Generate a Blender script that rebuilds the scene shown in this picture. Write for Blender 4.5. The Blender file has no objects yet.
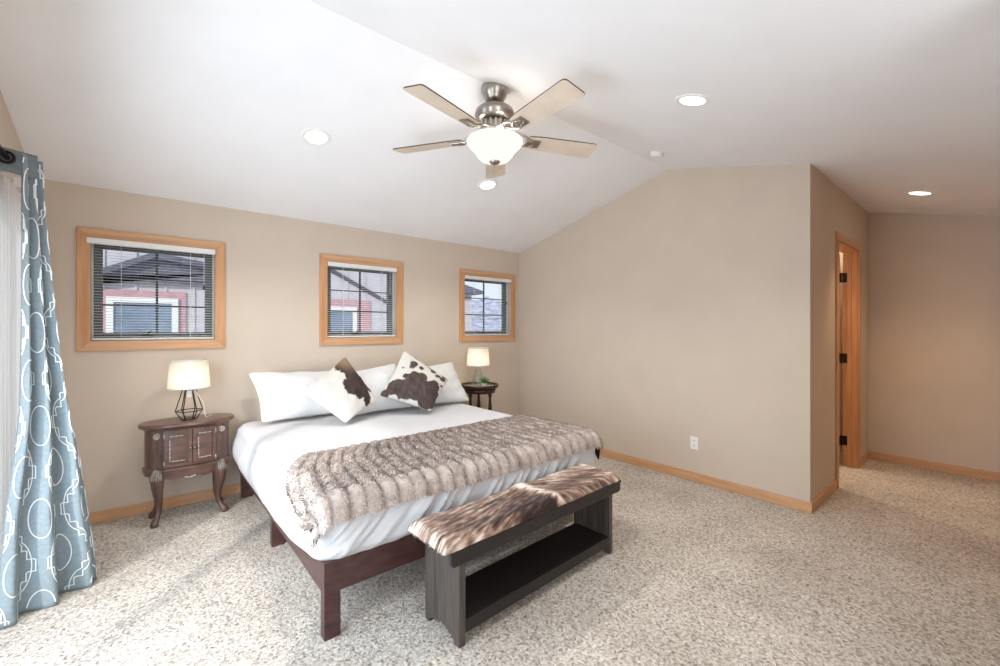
import bpy, bmesh, math, random
import numpy as np
from mathutils import Vector, Matrix, noise, Euler
R = math.radians
PI = math.pi
random.seed(7)
rng = np.random.default_rng(11)
scene = bpy.context.scene
col = scene.collection

# ------------------------------------------------------------------ camera, sky, sun, door daylight, fill light, exposure
cam_data = bpy.data.cameras.new('camera')
cam_data.sensor_width = 36.0
cam_data.lens = 36.0 * 425.33 / 1000.0
cam_data.shift_y = -4.2 / 1000.0
cam_data.clip_start = 0.02
cam = bpy.data.objects.new('camera', cam_data)
cam.location = (0, 0, 1.4)
cam.rotation_euler = (R(90), 0, -0.6996)
col.objects.link(cam)
scene.camera = cam

world = bpy.data.worlds.new('sky')
scene.world = world
world.use_nodes = True
wn = world.node_tree
wn.nodes.clear()
w_out = wn.nodes.new('ShaderNodeOutputWorld')
w_bg = wn.nodes.new('ShaderNodeBackground')
w_tc = wn.nodes.new('ShaderNodeTexCoord')
w_sep = wn.nodes.new('ShaderNodeSeparateXYZ')
w_ramp = wn.nodes.new('ShaderNodeValToRGB')
w_ramp.color_ramp.elements[0].position = 0.0
w_ramp.color_ramp.elements[0].color = (0.80, 0.87, 0.93, 1)
w_ramp.color_ramp.elements[1].position = 0.6
w_ramp.color_ramp.elements[1].color = (0.50, 0.68, 0.93, 1)
wn.links.new(w_tc.outputs['Generated'], w_sep.inputs[0])
wn.links.new(w_sep.outputs['Z'], w_ramp.inputs[0])
wn.links.new(w_ramp.outputs[0], w_bg.inputs[0])
w_bg.inputs[1].default_value = 0.95
wn.links.new(w_bg.outputs[0], w_out.inputs[0])


def add_light(name, kind, loc, rot, energy, color, **kw):
    d = bpy.data.lights.new(name, kind)
    d.energy = energy
    d.color = color
    for k, v in kw.items():
        setattr(d, k, v)
    o = bpy.data.objects.new(name, d)
    o.location = loc
    o.rotation_euler = rot
    col.objects.link(o)
    return o


SUN_AZ, SUN_EL = R(45), R(25)          # travels towards +x +y, 25 degrees above the horizon
sd = Vector((math.cos(SUN_AZ) * math.cos(SUN_EL), math.sin(SUN_AZ) * math.cos(SUN_EL), -math.sin(SUN_EL)))
add_light('sun', 'SUN', (-4, -4, 4), sd.to_track_quat('-Z', 'Y').to_euler(), 2.5, (1.0, 0.97, 0.93), angle=R(2.5))
# daylight entering by the glass door plus fill light at the added window behind the viewer
add_light('daylight_door', 'AREA', (-0.60, 1.76, 1.05), (0, R(-78), 0), 66, (0.74, 0.87, 1.0),
          shape='RECTANGLE', size=2.0, size_y=2.0)
add_light('window_fill', 'AREA', (0.75, -0.86, 1.40), (R(90), 0, 0), 25, (0.93, 0.96, 1.0),
          shape='RECTANGLE', size=1.6, size_y=1.5)

vs = scene.view_settings
vs.view_transform = 'Standard'
vs.look = 'None'
vs.exposure = 0.28
vs.gamma = 1.0
vs.use_curve_mapping = False
scene.cycles.max_bounces = 12
scene.cycles.diffuse_bounces = 6
scene.cycles.transparent_max_bounces = 16
scene.cycles.sample_clamp_indirect = 6.0


# ------------------------------------------------------------------ helpers: colours and materials
def lin(c):
    return tuple((v / 255 / 12.92 if v / 255 <= 0.04045 else ((v / 255 + 0.055) / 1.055) ** 2.4) for v in c) + (1.0,)


class Nodes:
    def __init__(self, name):
        self.m = bpy.data.materials.new(name)
        self.m.use_nodes = True
        self.t = self.m.node_tree
        self.t.nodes.clear()
        self.out = self.n('ShaderNodeOutputMaterial')

    def n(self, kind, **kw):
        nd = self.t.nodes.new(kind)
        for k, v in kw.items():
            if hasattr(nd, k) and not k[0].isupper():
                setattr(nd, k, v)
            else:
                nd.inputs[k.replace('_', ' ')].default_value = v
        return nd

    def l(self, a, b):
        self.t.links.new(a, b)

    def bsdf(self, rough=0.6, metal=0.0, spec=0.4):
        b = self.n('ShaderNodeBsdfPrincipled')
        b.inputs['Roughness'].default_value = rough
        b.inputs['Metallic'].default_value = metal
        b.inputs['Specular IOR Level'].default_value = spec
        self.l(b.outputs[0], self.out.inputs[0])
        return b

    def coords(self, scale=(1, 1, 1)):
        tc = self.n('ShaderNodeTexCoord')
        mp = self.n('ShaderNodeMapping')
        mp.inputs['Scale'].default_value = scale
        self.l(tc.outputs['Object'], mp.inputs[0])
        return mp.outputs[0]

    def noise(self, vec, scale, detail=4, rough=0.55):
        nz = self.n('ShaderNodeTexNoise')
        nz.inputs['Scale'].default_value = scale
        nz.inputs['Detail'].default_value = detail
        nz.inputs['Roughness'].default_value = rough
        self.l(vec, nz.inputs['Vector'])
        return nz.outputs[0]

    def ramp(self, fac, stops):
        r = self.n('ShaderNodeValToRGB')
        e = r.color_ramp.elements
        while len(e) < len(stops):
            e.new(0.5)
        for el, (p, c) in zip(e, stops):
            el.position = p
            el.color = lin(c)
        self.l(fac, r.inputs[0])
        return r.outputs[0]

    def bump(self, b, height, strength, dist=0.01):
        bp = self.n('ShaderNodeBump')
        bp.inputs['Strength'].default_value = strength
        bp.inputs['Distance'].default_value = dist
        self.l(height, bp.inputs['Height'])
        self.l(bp.outputs[0], b.inputs['Normal'])


def plain(name, c, rough=0.6, metal=0.0, spec=0.4, var=0.06, scale=20, bump=0.0, bscale=200, bdist=0.002):
    k = Nodes(name)
    b = k.bsdf(rough, metal, spec)
    v = k.coords()
    lo = tuple(max(0, x * (1 - var)) for x in c)
    hi = tuple(min(255, x * (1 + var)) for x in c)
    k.l(k.ramp(k.noise(v, scale), [(0.3, lo), (0.7, hi)]), b.inputs['Base Color'])
    if bump:
        k.bump(b, k.noise(v, bscale, 2), bump, bdist)
    return k.m


def wood(name, dark, light, scale, rough=0.4, spec=0.4, bump=0.15):
    """grain runs along the axis whose scale is smallest"""
    k = Nodes(name)
    b = k.bsdf(rough, 0, spec)
    v = k.coords(scale)
    n1 = k.noise(v, 1.0, 6, 0.6)
    k.l(k.ramp(n1, [(0.28, dark), (0.72, light)]), b.inputs['Base Color'])
    k.bump(b, n1, bump, 0.002)
    return k.m


def from_attr(name, rough=0.8, spec=0.2, sheen=0.0, bscale=0, bstr=0.3):
    k = Nodes(name)
    b = k.bsdf(rough, 0, spec)
    a = k.n('ShaderNodeAttribute')
    a.attribute_name = 'tint'
    k.l(a.outputs['Color'], b.inputs['Base Color'])
    b.inputs['Sheen Weight'].default_value = sheen
    if bscale:
        k.bump(b, k.noise(k.coords(), bscale, 3), bstr, 0.003)
    return k.m


def emit(name, c, strength, mix_diffuse=None):
    k = Nodes(name)
    e = k.n('ShaderNodeEmission')
    e.inputs[0].default_value = lin(c)
    e.inputs[1].default_value = strength
    k.l(e.outputs[0], k.out.inputs[0])
    return k.m


def glass(name, tint=(1, 1, 1), rough=0.0, refl=1.0):
    k = Nodes(name)
    tr = k.n('ShaderNodeBsdfTransparent')
    tr.inputs[0].default_value = (*tint, 1)
    gl = k.n('ShaderNodeBsdfGlossy')
    gl.inputs['Roughness'].default_value = rough
    lw = k.n('ShaderNodeLayerWeight')
    lw.inputs[0].default_value = 0.5
    pw = k.n('ShaderNodeMath', operation='POWER')
    pw.inputs[1].default_value = 4.0
    k.l(lw.outputs['Facing'], pw.inputs[0])
    ad = k.n('ShaderNodeMath', operation='MULTIPLY_ADD')
    ad.inputs[1].default_value = 0.35 + 0.4 * min(1, refl)
    ad.inputs[2].default_value = 0.03 * refl if refl > 0.5 else 0.0
    k.l(pw.outputs[0], ad.inputs[0])
    mx = k.n('ShaderNodeMixShader')
    k.l(ad.outputs[0], mx.inputs[0])
    k.l(tr.outputs[0], mx.inputs[1])
    k.l(gl.outputs[0], mx.inputs[2])
    k.l(mx.outputs[0], k.out.inputs[0])
    return k.m


def fabric_translucent(name, c, trans, clear=0.0):
    k = Nodes(name)
    d = k.n('ShaderNodeBsdfDiffuse')
    d.inputs[0].default_value = lin(c)
    t = k.n('ShaderNodeBsdfTranslucent')
    t.inputs[0].default_value = lin(c)
    mx = k.n('ShaderNodeMixShader')
    mx.inputs[0].default_value = trans
    k.l(d.outputs[0], mx.inputs[1])
    k.l(t.outputs[0], mx.inputs[2])
    last = mx
    if clear:
        tr = k.n('ShaderNodeBsdfTransparent')
        m2 = k.n('ShaderNodeMixShader')
        m2.inputs[0].default_value = clear
        k.l(mx.outputs[0], m2.inputs[1])
        k.l(tr.outputs[0], m2.inputs[2])
        last = m2
    k.l(last.outputs[0], k.out.inputs[0])
    return k.m


M = {}
M['wall'] = plain('taupe_paint', (203, 188, 172), 0.85, 0, 0.2, 0.012, 3, 0.10, 260, 0.001)
M['ceiling'] = plain('white_ceiling_paint', (236, 235, 236), 0.9, 0, 0.1, 0.008, 3, 0.08, 220, 0.001)
M['oak'] = wood('honey_oak', (184, 130, 86), (206, 156, 110), (9, 9, 9), 0.38, 0.4, 0.05)
M['oak_x'] = wood('honey_oak_lengthwise', (186, 140, 102), (212, 168, 128), (2.5, 40, 40), 0.38, 0.4, 0.05)
M['oak_y'] = wood('honey_oak_crosswise', (186, 140, 102), (212, 168, 128), (40, 2.5, 40), 0.38, 0.4, 0.05)
M['oak_z'] = wood('honey_oak_upright', (184, 130, 88), (208, 158, 114), (40, 40, 2.5), 0.38, 0.4, 0.05)
M['mahogany'] = wood('dark_mahogany', (50, 30, 30), (82, 52, 48), (10, 10, 30), 0.35, 0.5, 0.05)
M['espresso'] = wood('espresso_wood', (18, 14, 14), (38, 31, 30), (4, 40, 40), 0.32, 0.5, 0.12)
M['espresso_z'] = wood('worn_sheen_espresso_wood', (40, 34, 31), (92, 82, 75), (45, 45, 3), 0.35, 0.5, 0.15)  # worn grain; grey sheen of the end panels put into a lighter base
M['walnut'] = wood('carved_walnut', (70, 46, 39), (118, 88, 76), (6, 30, 30), 0.28, 0.55, 0.1)
M['walnut_z'] = wood('carved_walnut_upright', (62, 42, 36), (112, 84, 73), (30, 30, 5), 0.28, 0.55, 0.1)
M['carving'] = plain('silvered_carving', (165, 155, 148), 0.45, 0.0, 0.5, 0.3, 120, 0.6, 150, 0.004)
M['dark_turned'] = wood('dark_turned_wood', (34, 20, 17), (70, 44, 36), (30, 30, 6), 0.3, 0.5, 0.05)
M['nickel'] = plain('brushed_nickel', (168, 160, 152), 0.3, 1.0, 0.5, 0.05, 40)
M['bronze'] = plain('dark_bronze', (38, 31, 27), 0.4, 0.7, 0.5, 0.1, 40)
M['black_wire'] = plain('black_wire', (40, 36, 33), 0.45, 0.4, 0.5, 0.1, 40)
M['silver'] = plain('small_silver_hardware', (190, 186, 180), 0.3, 0.9)
M['white_plastic'] = plain('white_plastic', (232, 230, 225), 0.4, 0, 0.4, 0.01)
M['dark_slot'] = plain('dark_slot', (70, 66, 62), 0.6)
M['slat'] = plain('white_blind_slat', (226, 224, 220), 0.5, 0, 0.3, 0.01)
M['vinyl'] = plain('grey_vinyl_sash', (98, 104, 102), 0.5, 0, 0.3, 0.03)
M['vinyl_white'] = plain('white_vinyl_frame', (222, 221, 216), 0.5, 0, 0.3, 0.01)
M['muntin'] = plain('dark_muntin', (46, 46, 52), 0.5)
M['glass'] = glass('window_glass', refl=0.1)
M['clear_glass'] = glass('clear_bottle_glass', (0.93, 0.96, 0.96), 0.02, 1.2)
M['sheet'] = plain('white_cotton', (197, 197, 199), 0.9, 0, 0.1, 0.008, 6, 0.12, 350, 0.001)
M['pillowcase'] = plain('white_pillowcase', (212, 212, 212), 0.9, 0, 0.1, 0.006, 6, 0.12, 320, 0.001)
M['fur'] = from_attr('fur', 0.85, 0.15, 0.3)
M['hide'] = from_attr('brindle_hide', 0.6, 0.3, 0.1)
M['cowhide'] = from_attr('cowhide', 0.6, 0.3, 0.05, 260, 0.25)
M['lining'] = plain('brown_satin_lining', (52, 34, 27), 0.35, 0, 0.5, 0.25, 30)
M['drape'] = plain('slate_blue_drape', (128, 140, 145), 0.7, 0, 0.3, 0.05, 60, 0.15, 500, 0.001)
M['embroidery'] = plain('white_embroidery', (232, 236, 236), 0.7, 0, 0.2, 0.01)
M['sheer'] = fabric_translucent('white_sheer', (240, 238, 235), 0.4, 0.06)
M['shade'] = fabric_translucent('white_linen_shade', (250, 244, 232), 0.45)
M['bowl'] = emit('frosted_lit_glass', (255, 251, 243), 0.88)
M['led'] = emit('lit_downlight_lens', (255, 250, 242), 5)
M['leaf'] = plain('succulent_green', (86, 128, 74), 0.5, 0, 0.4, 0.25, 60)
M['cord'] = plain('white_cord', (236, 234, 228), 0.5)
M['blade'] = wood('pale_maple_blade', (204, 188, 170), (222, 206, 188), (6, 6, 6), 0.4, 0.4, 0.02)
M['blade_edge'] = plain('dark_blade_edge', (92, 72, 60), 0.5)
M['siding'] = plain('lilac_grey_siding', (190, 186, 190), 0.8, 0, 0.2, 0.03, 3)
M['pink_trim'] = plain('dusty_red_trim', (186, 146, 150), 0.7, 0, 0.2, 0.05, 5)
M['roof'] = plain('slate_shingles', (98, 98, 110), 0.85, 0, 0.2, 0.15, 14)
M['fascia'] = plain('dark_fascia', (86, 78, 88), 0.7)
M['house_glass'] = plain('dusk_blue_pane', (112, 128, 146), 0.5, 0, 0.15, 0.12, 2)
M['snow'] = plain('snowy_slope', (214, 218, 226), 0.9, 0, 0.1, 0.12, 2.5)
M['spruce'] = plain('grey_snowy_scrub', (172, 172, 184), 0.9, 0, 0.1, 0.25, 0.8)


def carpet():
    k = Nodes('flecked_carpet')
    b = k.bsdf(0.97, 0, 0.05)
    v = k.coords()
    n1 = k.noise(v, 74, 3, 0.75)
    c1 = k.ramp(n1, [(0.33, (92, 80, 70)), (0.43, (166, 152, 138)), (0.53, (212, 202, 190)), (0.66, (238, 231, 222))])
    vo = k.n('ShaderNodeTexVoronoi')
    vo.inputs['Scale'].default_value = 82
    k.l(v, vo.inputs['Vector'])
    c2 = k.ramp(vo.outputs['Color'], [(0.10, (104, 92, 80)), (0.36, (188, 176, 162)), (0.80, (236, 230, 221))])
    mx = k.n('ShaderNodeMix', data_type='RGBA')
    mx.inputs[0].default_value = 0.48
    k.l(c1, mx.inputs[6])
    k.l(c2, mx.inputs[7])
    big = k.ramp(k.noise(v, 1.6, 3), [(0.3, (226, 224, 222)), (0.7, (255, 255, 255))])
    m2 = k.n('ShaderNodeMix', data_type='RGBA', blend_type='MULTIPLY')
    m2.inputs[0].default_value = 1.0
    k.l(mx.outputs[2], m2.inputs[6])
    k.l(big, m2.inputs[7])
    k.l(m2.outputs[2], b.inputs['Base Color'])
    b1 = k.n('ShaderNodeBump')
    b1.inputs['Strength'].default_value = 0.8
    b1.inputs['Distance'].default_value = 0.012
    k.l(n1, b1.inputs['Height'])
    b2 = k.n('ShaderNodeBump')
    b2.inputs['Strength'].default_value = 0.5
    b2.inputs['Distance'].default_value = 0.008
    k.l(k.noise(v, 28, 3), b2.inputs['Height'])
    k.l(b1.outputs[0], b2.inputs['Normal'])
    k.l(b2.outputs[0], b.inputs['Normal'])
    return k.m


M['carpet'] = carpet()


# ------------------------------------------------------------------ helpers: meshes and objects
class MB:
    def __init__(self):
        self.v, self.f, self.mi, self.sm, self.c = [], [], [], [], []

    def add(self, verts, faces, mat=0, smooth=False, tint=None):
        o = len(self.v)
        self.v += [tuple(p) for p in verts]
        self.f += [tuple(i + o for i in f) for f in faces]
        self.mi += [mat] * len(faces)
        self.sm += [smooth] * len(faces)
        if tint is not None:
            self.c += [tuple(t) for t in tint]
        return self

    def box(self, lo, hi, bev=0.0, mat=0, rot=None, pivot=None):
        bm = bmesh.new()
        bmesh.ops.create_cube(bm, size=1)
        s = [hi[i] - lo[i] for i in range(3)]
        c = [(hi[i] + lo[i]) / 2 for i in range(3)]
        for v in bm.verts:
            v.co = Vector((v.co.x * s[0] + c[0], v.co.y * s[1] + c[1], v.co.z * s[2] + c[2]))
        if bev > 0:
            bmesh.ops.bevel(bm, geom=bm.edges[:], offset=min(bev, min(s) * 0.45), segments=2, profile=0.6, affect='EDGES')
        self._take(bm, mat, rot, pivot)
        return self

    def _take(self, bm, mat, rot=None, pivot=None, smooth=False):
        bm.verts.index_update()
        vs = [v.co.copy() for v in bm.verts]
        if rot is not None:
            pv = Vector(pivot or (0, 0, 0))
            vs = [rot @ (p - pv) + pv for p in vs]
        self.add(vs, [tuple(v.index for v in f.verts) for f in bm.faces], mat, smooth)
        bm.free()

    def prism(self, poly, axis, a, b, mat=0, bev=0.0, smooth=False):
        """extrude a 2-D polygon: axis x -> poly is (y,z), y -> (x,z), z -> (x,y)"""
        def pt(p, h):
            return {'x': (h, p[0], p[1]), 'y': (p[0], h, p[1]), 'z': (p[0], p[1], h)}[axis]
        bm = bmesh.new()
        lo = [bm.verts.new(pt(p, a)) for p in poly]
        hi = [bm.verts.new(pt(p, b)) for p in poly]
        n = len(poly)
        bm.faces.new(lo)
        bm.faces.new(hi)
        for i in range(n):
            bm.faces.new((lo[i], lo[(i + 1) % n], hi[(i + 1) % n], hi[i]))
        bmesh.ops.recalc_face_normals(bm, faces=bm.faces[:])
        if bev > 0:
            bmesh.ops.bevel(bm, geom=bm.edges[:], offset=bev, segments=2, profile=0.6, affect='EDGES')
        self._take(bm, mat, smooth=smooth)
        return self

    def tube(self, path, rad, n=10, mat=0, cap=True, closed=False):
        P = [Vector(p) for p in path]
        k = len(P)
        rad = [rad] * k if not hasattr(rad, '__len__') else rad
        verts, faces = [], []
        up = None
        for i in range(k):
            if closed:
                t = (P[(i + 1) % k] - P[i - 1]).normalized()
            else:
                t = (P[min(i + 1, k - 1)] - P[max(i - 1, 0)]).normalized()
            if up is None:
                up = Vector((0, 0, 1)) if abs(t.z) < 0.9 else Vector((1, 0, 0))
            a = t.cross(up).normalized()
            b = a.cross(t).normalized()
            up = b
            for j in range(n):
                an = 2 * PI * j / n
                verts.append(P[i] + (a * math.cos(an) + b * math.sin(an)) * rad[i])
        m = k if closed else k - 1
        for i in range(m):
            for j in range(n):
                i2 = (i + 1) % k
                faces.append((i * n + j, i * n + (j + 1) % n, i2 * n + (j + 1) % n, i2 * n + j))
        self.add(verts, faces, mat, True)
        if cap and not closed:
            o = len(self.v) - len(verts)
            self.f += [tuple(o + j for j in range(n)), tuple(o + (k - 1) * n + n - 1 - j for j in range(n))]
            self.mi += [mat] * 2
            self.sm += [False] * 2
        return self

    def lathe(self, prof, c=(0, 0, 0), n=32, mat=0, smooth=True, sx=1.0, sy=1.0):
        verts, faces = [], []
        for r, z in prof:
            for j in range(n):
                an = 2 * PI * j / n
                verts.append((c[0] + r * math.cos(an) * sx, c[1] + r * math.sin(an) * sy, c[2] + z))
        k = len(prof)
        for i in range(k - 1):
            for j in range(n):
                faces.append((i * n + j, i * n + (j + 1) % n, (i + 1) * n + (j + 1) % n, (i + 1) * n + j))
        self.add(verts, faces, mat, smooth)
        return self

    def grid(self, fn, nu, nv, mat=0, smooth=True, wrap=False, tint=None):
        verts = [fn(i / (nu if wrap else nu - 1), j / (nv - 1)) for j in range(nv) for i in range(nu)]
        faces = []
        for j in range(nv - 1):
            for i in range(nu if wrap else nu - 1):
                i2 = (i + 1) % nu
                faces.append((j * nu + i, j * nu + i2, (j + 1) * nu + i2, (j + 1) * nu + i))
        self.add(verts, faces, mat, smooth, tint)
        return self

    def shift(self, d):
        self.v = [(p[0] + d[0], p[1] + d[1], p[2] + d[2]) for p in self.v]
        return self

    def build(self, name, mats, parent=None, origin=None, recalc=True):
        """world coordinates when origin is None and no parent; else the mesh is shifted by -origin"""
        if origin is not None:
            self.shift((-origin[0], -origin[1], -origin[2]))
        me = bpy.data.meshes.new(name)
        me.from_pydata(self.v, [], self.f)
        if not isinstance(mats, (list, tuple)):
            mats = [mats]
        for m in mats:
            me.materials.append(m)
        me.polygons.foreach_set('material_index', self.mi)
        me.polygons.foreach_set('use_smooth', self.sm)
        if self.c and len(self.c) == len(self.v):
            at = me.color_attributes.new('tint', 'FLOAT_COLOR', 'POINT')
            at.data.foreach_set('color', np.array(self.c, dtype=np.float32).ravel())
        if recalc:
            bm = bmesh.new()
            bm.from_mesh(me)
            bmesh.ops.recalc_face_normals(bm, faces=bm.faces[:])
            bm.to_mesh(me)
            bm.free()
        me.update()
        o = bpy.data.objects.new(name, me)
        col.objects.link(o)
        if parent is not None:
            o.parent = parent
        elif origin is not None:
            o.location = origin
        return o


def tag(o, label=None, cat=None, group=None, kind=None):
    if label:
        o['label'] = label
    if cat:
        o['category'] = cat
    if group:
        o['group'] = group
    if kind:
        o['kind'] = kind
    return o


def empty(name, loc=(0, 0, 0), rot=(0, 0, 0)):
    o = bpy.data.objects.new(name, None)
    o.empty_display_size = 0.1
    o.location = loc
    o.rotation_euler = rot
    col.objects.link(o)
    return o


def copy_tree(o, parent=None):
    c = o.copy()
    col.objects.link(c)
    c.parent = parent
    for ch in list(o.children):
        copy_tree(ch, c)
    return c


def N(x, y=0.0, z=0.0):
    return noise.noise(Vector((x, y, z)))


def smooth(a, b, x):
    t = max(0.0, min(1.0, (x - a) / (b - a)))
    return t * t * (3 - 2 * t)


def interp(x, xs, ys):
    return float(np.interp(x, xs, ys))


def structure(name, mb, mat, parent=None):
    return tag(mb.build(name, mat, parent), kind='structure')


# ------------------------------------------------------------------ the room
XL, XG, XH, YB, YO, YR, ZR, SL = -0.559, 3.884, 6.013, 4.216, 0.955, 2.10, 2.938, 0.2455
YN, YK = -0.90, -0.03       # wall behind the viewer; wall with the knobbed door on the right


def ceil_z(y):
    return ZR - SL * abs(y - YR)


def wall_mesh(axis, a, b, u0, u1, v0, v1, holes):
    """wall slab between a and b on the axis, with rectangular openings (u0,u1,v0,v1)"""
    us = sorted({u0, u1, *[h[0] for h in holes], *[h[1] for h in holes]})
    vv = sorted({v0, v1, *[h[2] for h in holes], *[h[3] for h in holes]})
    def pt(u, v, w):
        return (w, u, v) if axis == 'x' else (u, w, v)
    def solid(i, j):
        if not (0 <= i < len(us) - 1 and 0 <= j < len(vv) - 1):
            return False
        cu, cv = (us[i] + us[i + 1]) / 2, (vv[j] + vv[j + 1]) / 2
        return not any(h[0] < cu < h[1] and h[2] < cv < h[3] for h in holes)
    mb = MB()
    for i in range(len(us) - 1):
        for j in range(len(vv) - 1):
            if not solid(i, j):
                continue
            A, B, C_, D_ = (us[i], vv[j]), (us[i + 1], vv[j]), (us[i + 1], vv[j + 1]), (us[i], vv[j + 1])
            for w in (a, b):
                mb.add([pt(*p, w) for p in (A, B, C_, D_)], [(0, 1, 2, 3)])
            for (p, q), (di, dj) in (((A, B), (0, -1)), ((B, C_), (1, 0)), ((C_, D_), (0, 1)), ((D_, A), (-1, 0))):
                if not solid(i + di, j + dj):
                    mb.add([pt(*p, a), pt(*q, a), pt(*q, b), pt(*p, b)], [(0, 1, 2, 3)])
    bm = bmesh.new()
    me = bpy.data.meshes.new('tmp')
    me.from_pydata(mb.v, [], mb.f)
    bm.from_mesh(me)
    bmesh.ops.remove_doubles(bm, verts=bm.verts[:], dist=1e-5)
    out = MB()
    out._take(bm, 0)
    bpy.data.meshes.remove(me)
    return out


structure('floor', MB().box((XL - 0.15, YN - 0.15, -0.12), (XH + 0.15, YB + 0.15, 0.0)), M['carpet'])
cm = MB()
y0, y1 = YN - 0.15, YB + 0.15
cm.prism([(y0, ceil_z(y0)), (YR, ZR), (y1, ceil_z(y1)), (y1, ceil_z(y1) + 0.12), (YR, ZR + 0.12), (y0, ceil_z(y0) + 0.12)],
         'x', XL - 0.15, XH + 0.15)
structure('ceiling', cm, M['ceiling'])

WINX = [(-0.282, 0.462), (1.366, 2.090), (2.980, 3.727)]
WZ = (1.312, 2.050)
structure('wall_back', wall_mesh('y', YB, YB + 0.15, XL - 0.15, XH + 0.15, 0, 2.42, [(*w, *WZ) for w in WINX]), M['wall'])
structure('wall_right', MB().prism([(YO + 0.115, 0), (YB, 0), (YB, ceil_z(YB)), (YR, ZR), (YO + 0.115, ceil_z(YO + 0.115))], 'x', XG, XG + 0.115), M['wall'])
DY = (0.75, 3.78)
structure('wall_left', wall_mesh('x', XL - 0.15, XL, YN - 0.15, YB + 0.15, 0, 2.95, [(*DY, 0.0, 2.08)]), M['wall'])
DX = (4.68, 5.50)
structure('wall_hall', wall_mesh('y', YO, YO + 0.115, XG, XH, 0, ceil_z(YO) + 0.06, [(*DX, 0.0, 2.19)]), M['wall'])
structure('wall_far', wall_mesh('x', XH, XH + 0.15, YN - 0.15, YB + 0.15, 0, 2.95, []), M['wall'])
FW = (-0.10, 1.60, 0.65, 2.15)
structure('wall_front', wall_mesh('y', YN - 0.15, YN, XL - 0.15, 1.95, 0, 2.25, [FW]), M['wall'])
KX = (3.42, 4.22)
structure('wall_alcove', wall_mesh('y', YK - 0.12, YK, 1.95, XH, 0, 2.42, [(*KX, 0, 2.19)]), M['wall'])  # unseen wall, run further left to keep fill light off the hall
structure('wall_return', wall_mesh('x', 1.95, 2.07, YN - 0.15, YK - 0.12, 0, 2.3, []), M['wall'])


def base(name, lo, hi, mat):
    structure(name, MB().box(lo, hi, 0.004), mat)


BH, BT = 0.083, 0.014
base('baseboard_back', (XL, YB - BT, 0), (XG, YB, BH), M['oak_x'])
base('baseboard_right', (XG - BT, YO - BT, 0), (XG, YB - BT, BH), M['oak_y'])
base('baseboard_hall', (XG, YO - BT, 0), (DX[0] - 0.066, YO, BH), M['oak_x'])
base('baseboard_passage', (DX[1] + 0.066, YO - BT, 0), (XH - BT, YO, BH), M['oak_x'])
base('baseboard_far', (XH - BT, YK, 0), (XH, YO, BH), M['oak_y'])
base('baseboard_left', (XL, DY[1] + 0.07, 0), (XL + BT, YB - BT, BH), M['oak_y'])


def casing(mb, x0, x1, z0, z1, w, yf, t, bottom=True):
    """mitred flat casing on a wall facing -y (front at yf - t)"""
    X0, X1, Z0, Z1 = x0 - w, x1 + w, z0 - (w if bottom else 0), z1 + w
    mb.prism([(X0, Z0), (x0, z0), (x0, z1), (X0, Z1)], 'y', yf - t, yf, 1, 0.003)
    mb.prism([(X1, Z0), (X1, Z1), (x1, z1), (x1, z0)], 'y', yf - t, yf, 1, 0.003)
    mb.prism([(X0, Z1), (x0, z1), (x1, z1), (X1, Z1)], 'y', yf - t, yf, 0, 0.003)
    if bottom:
        mb.prism([(X0, Z0), (X1, Z0), (x1, z0), (x0, z0)], 'y', yf - t, yf, 0, 0.003)


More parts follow.
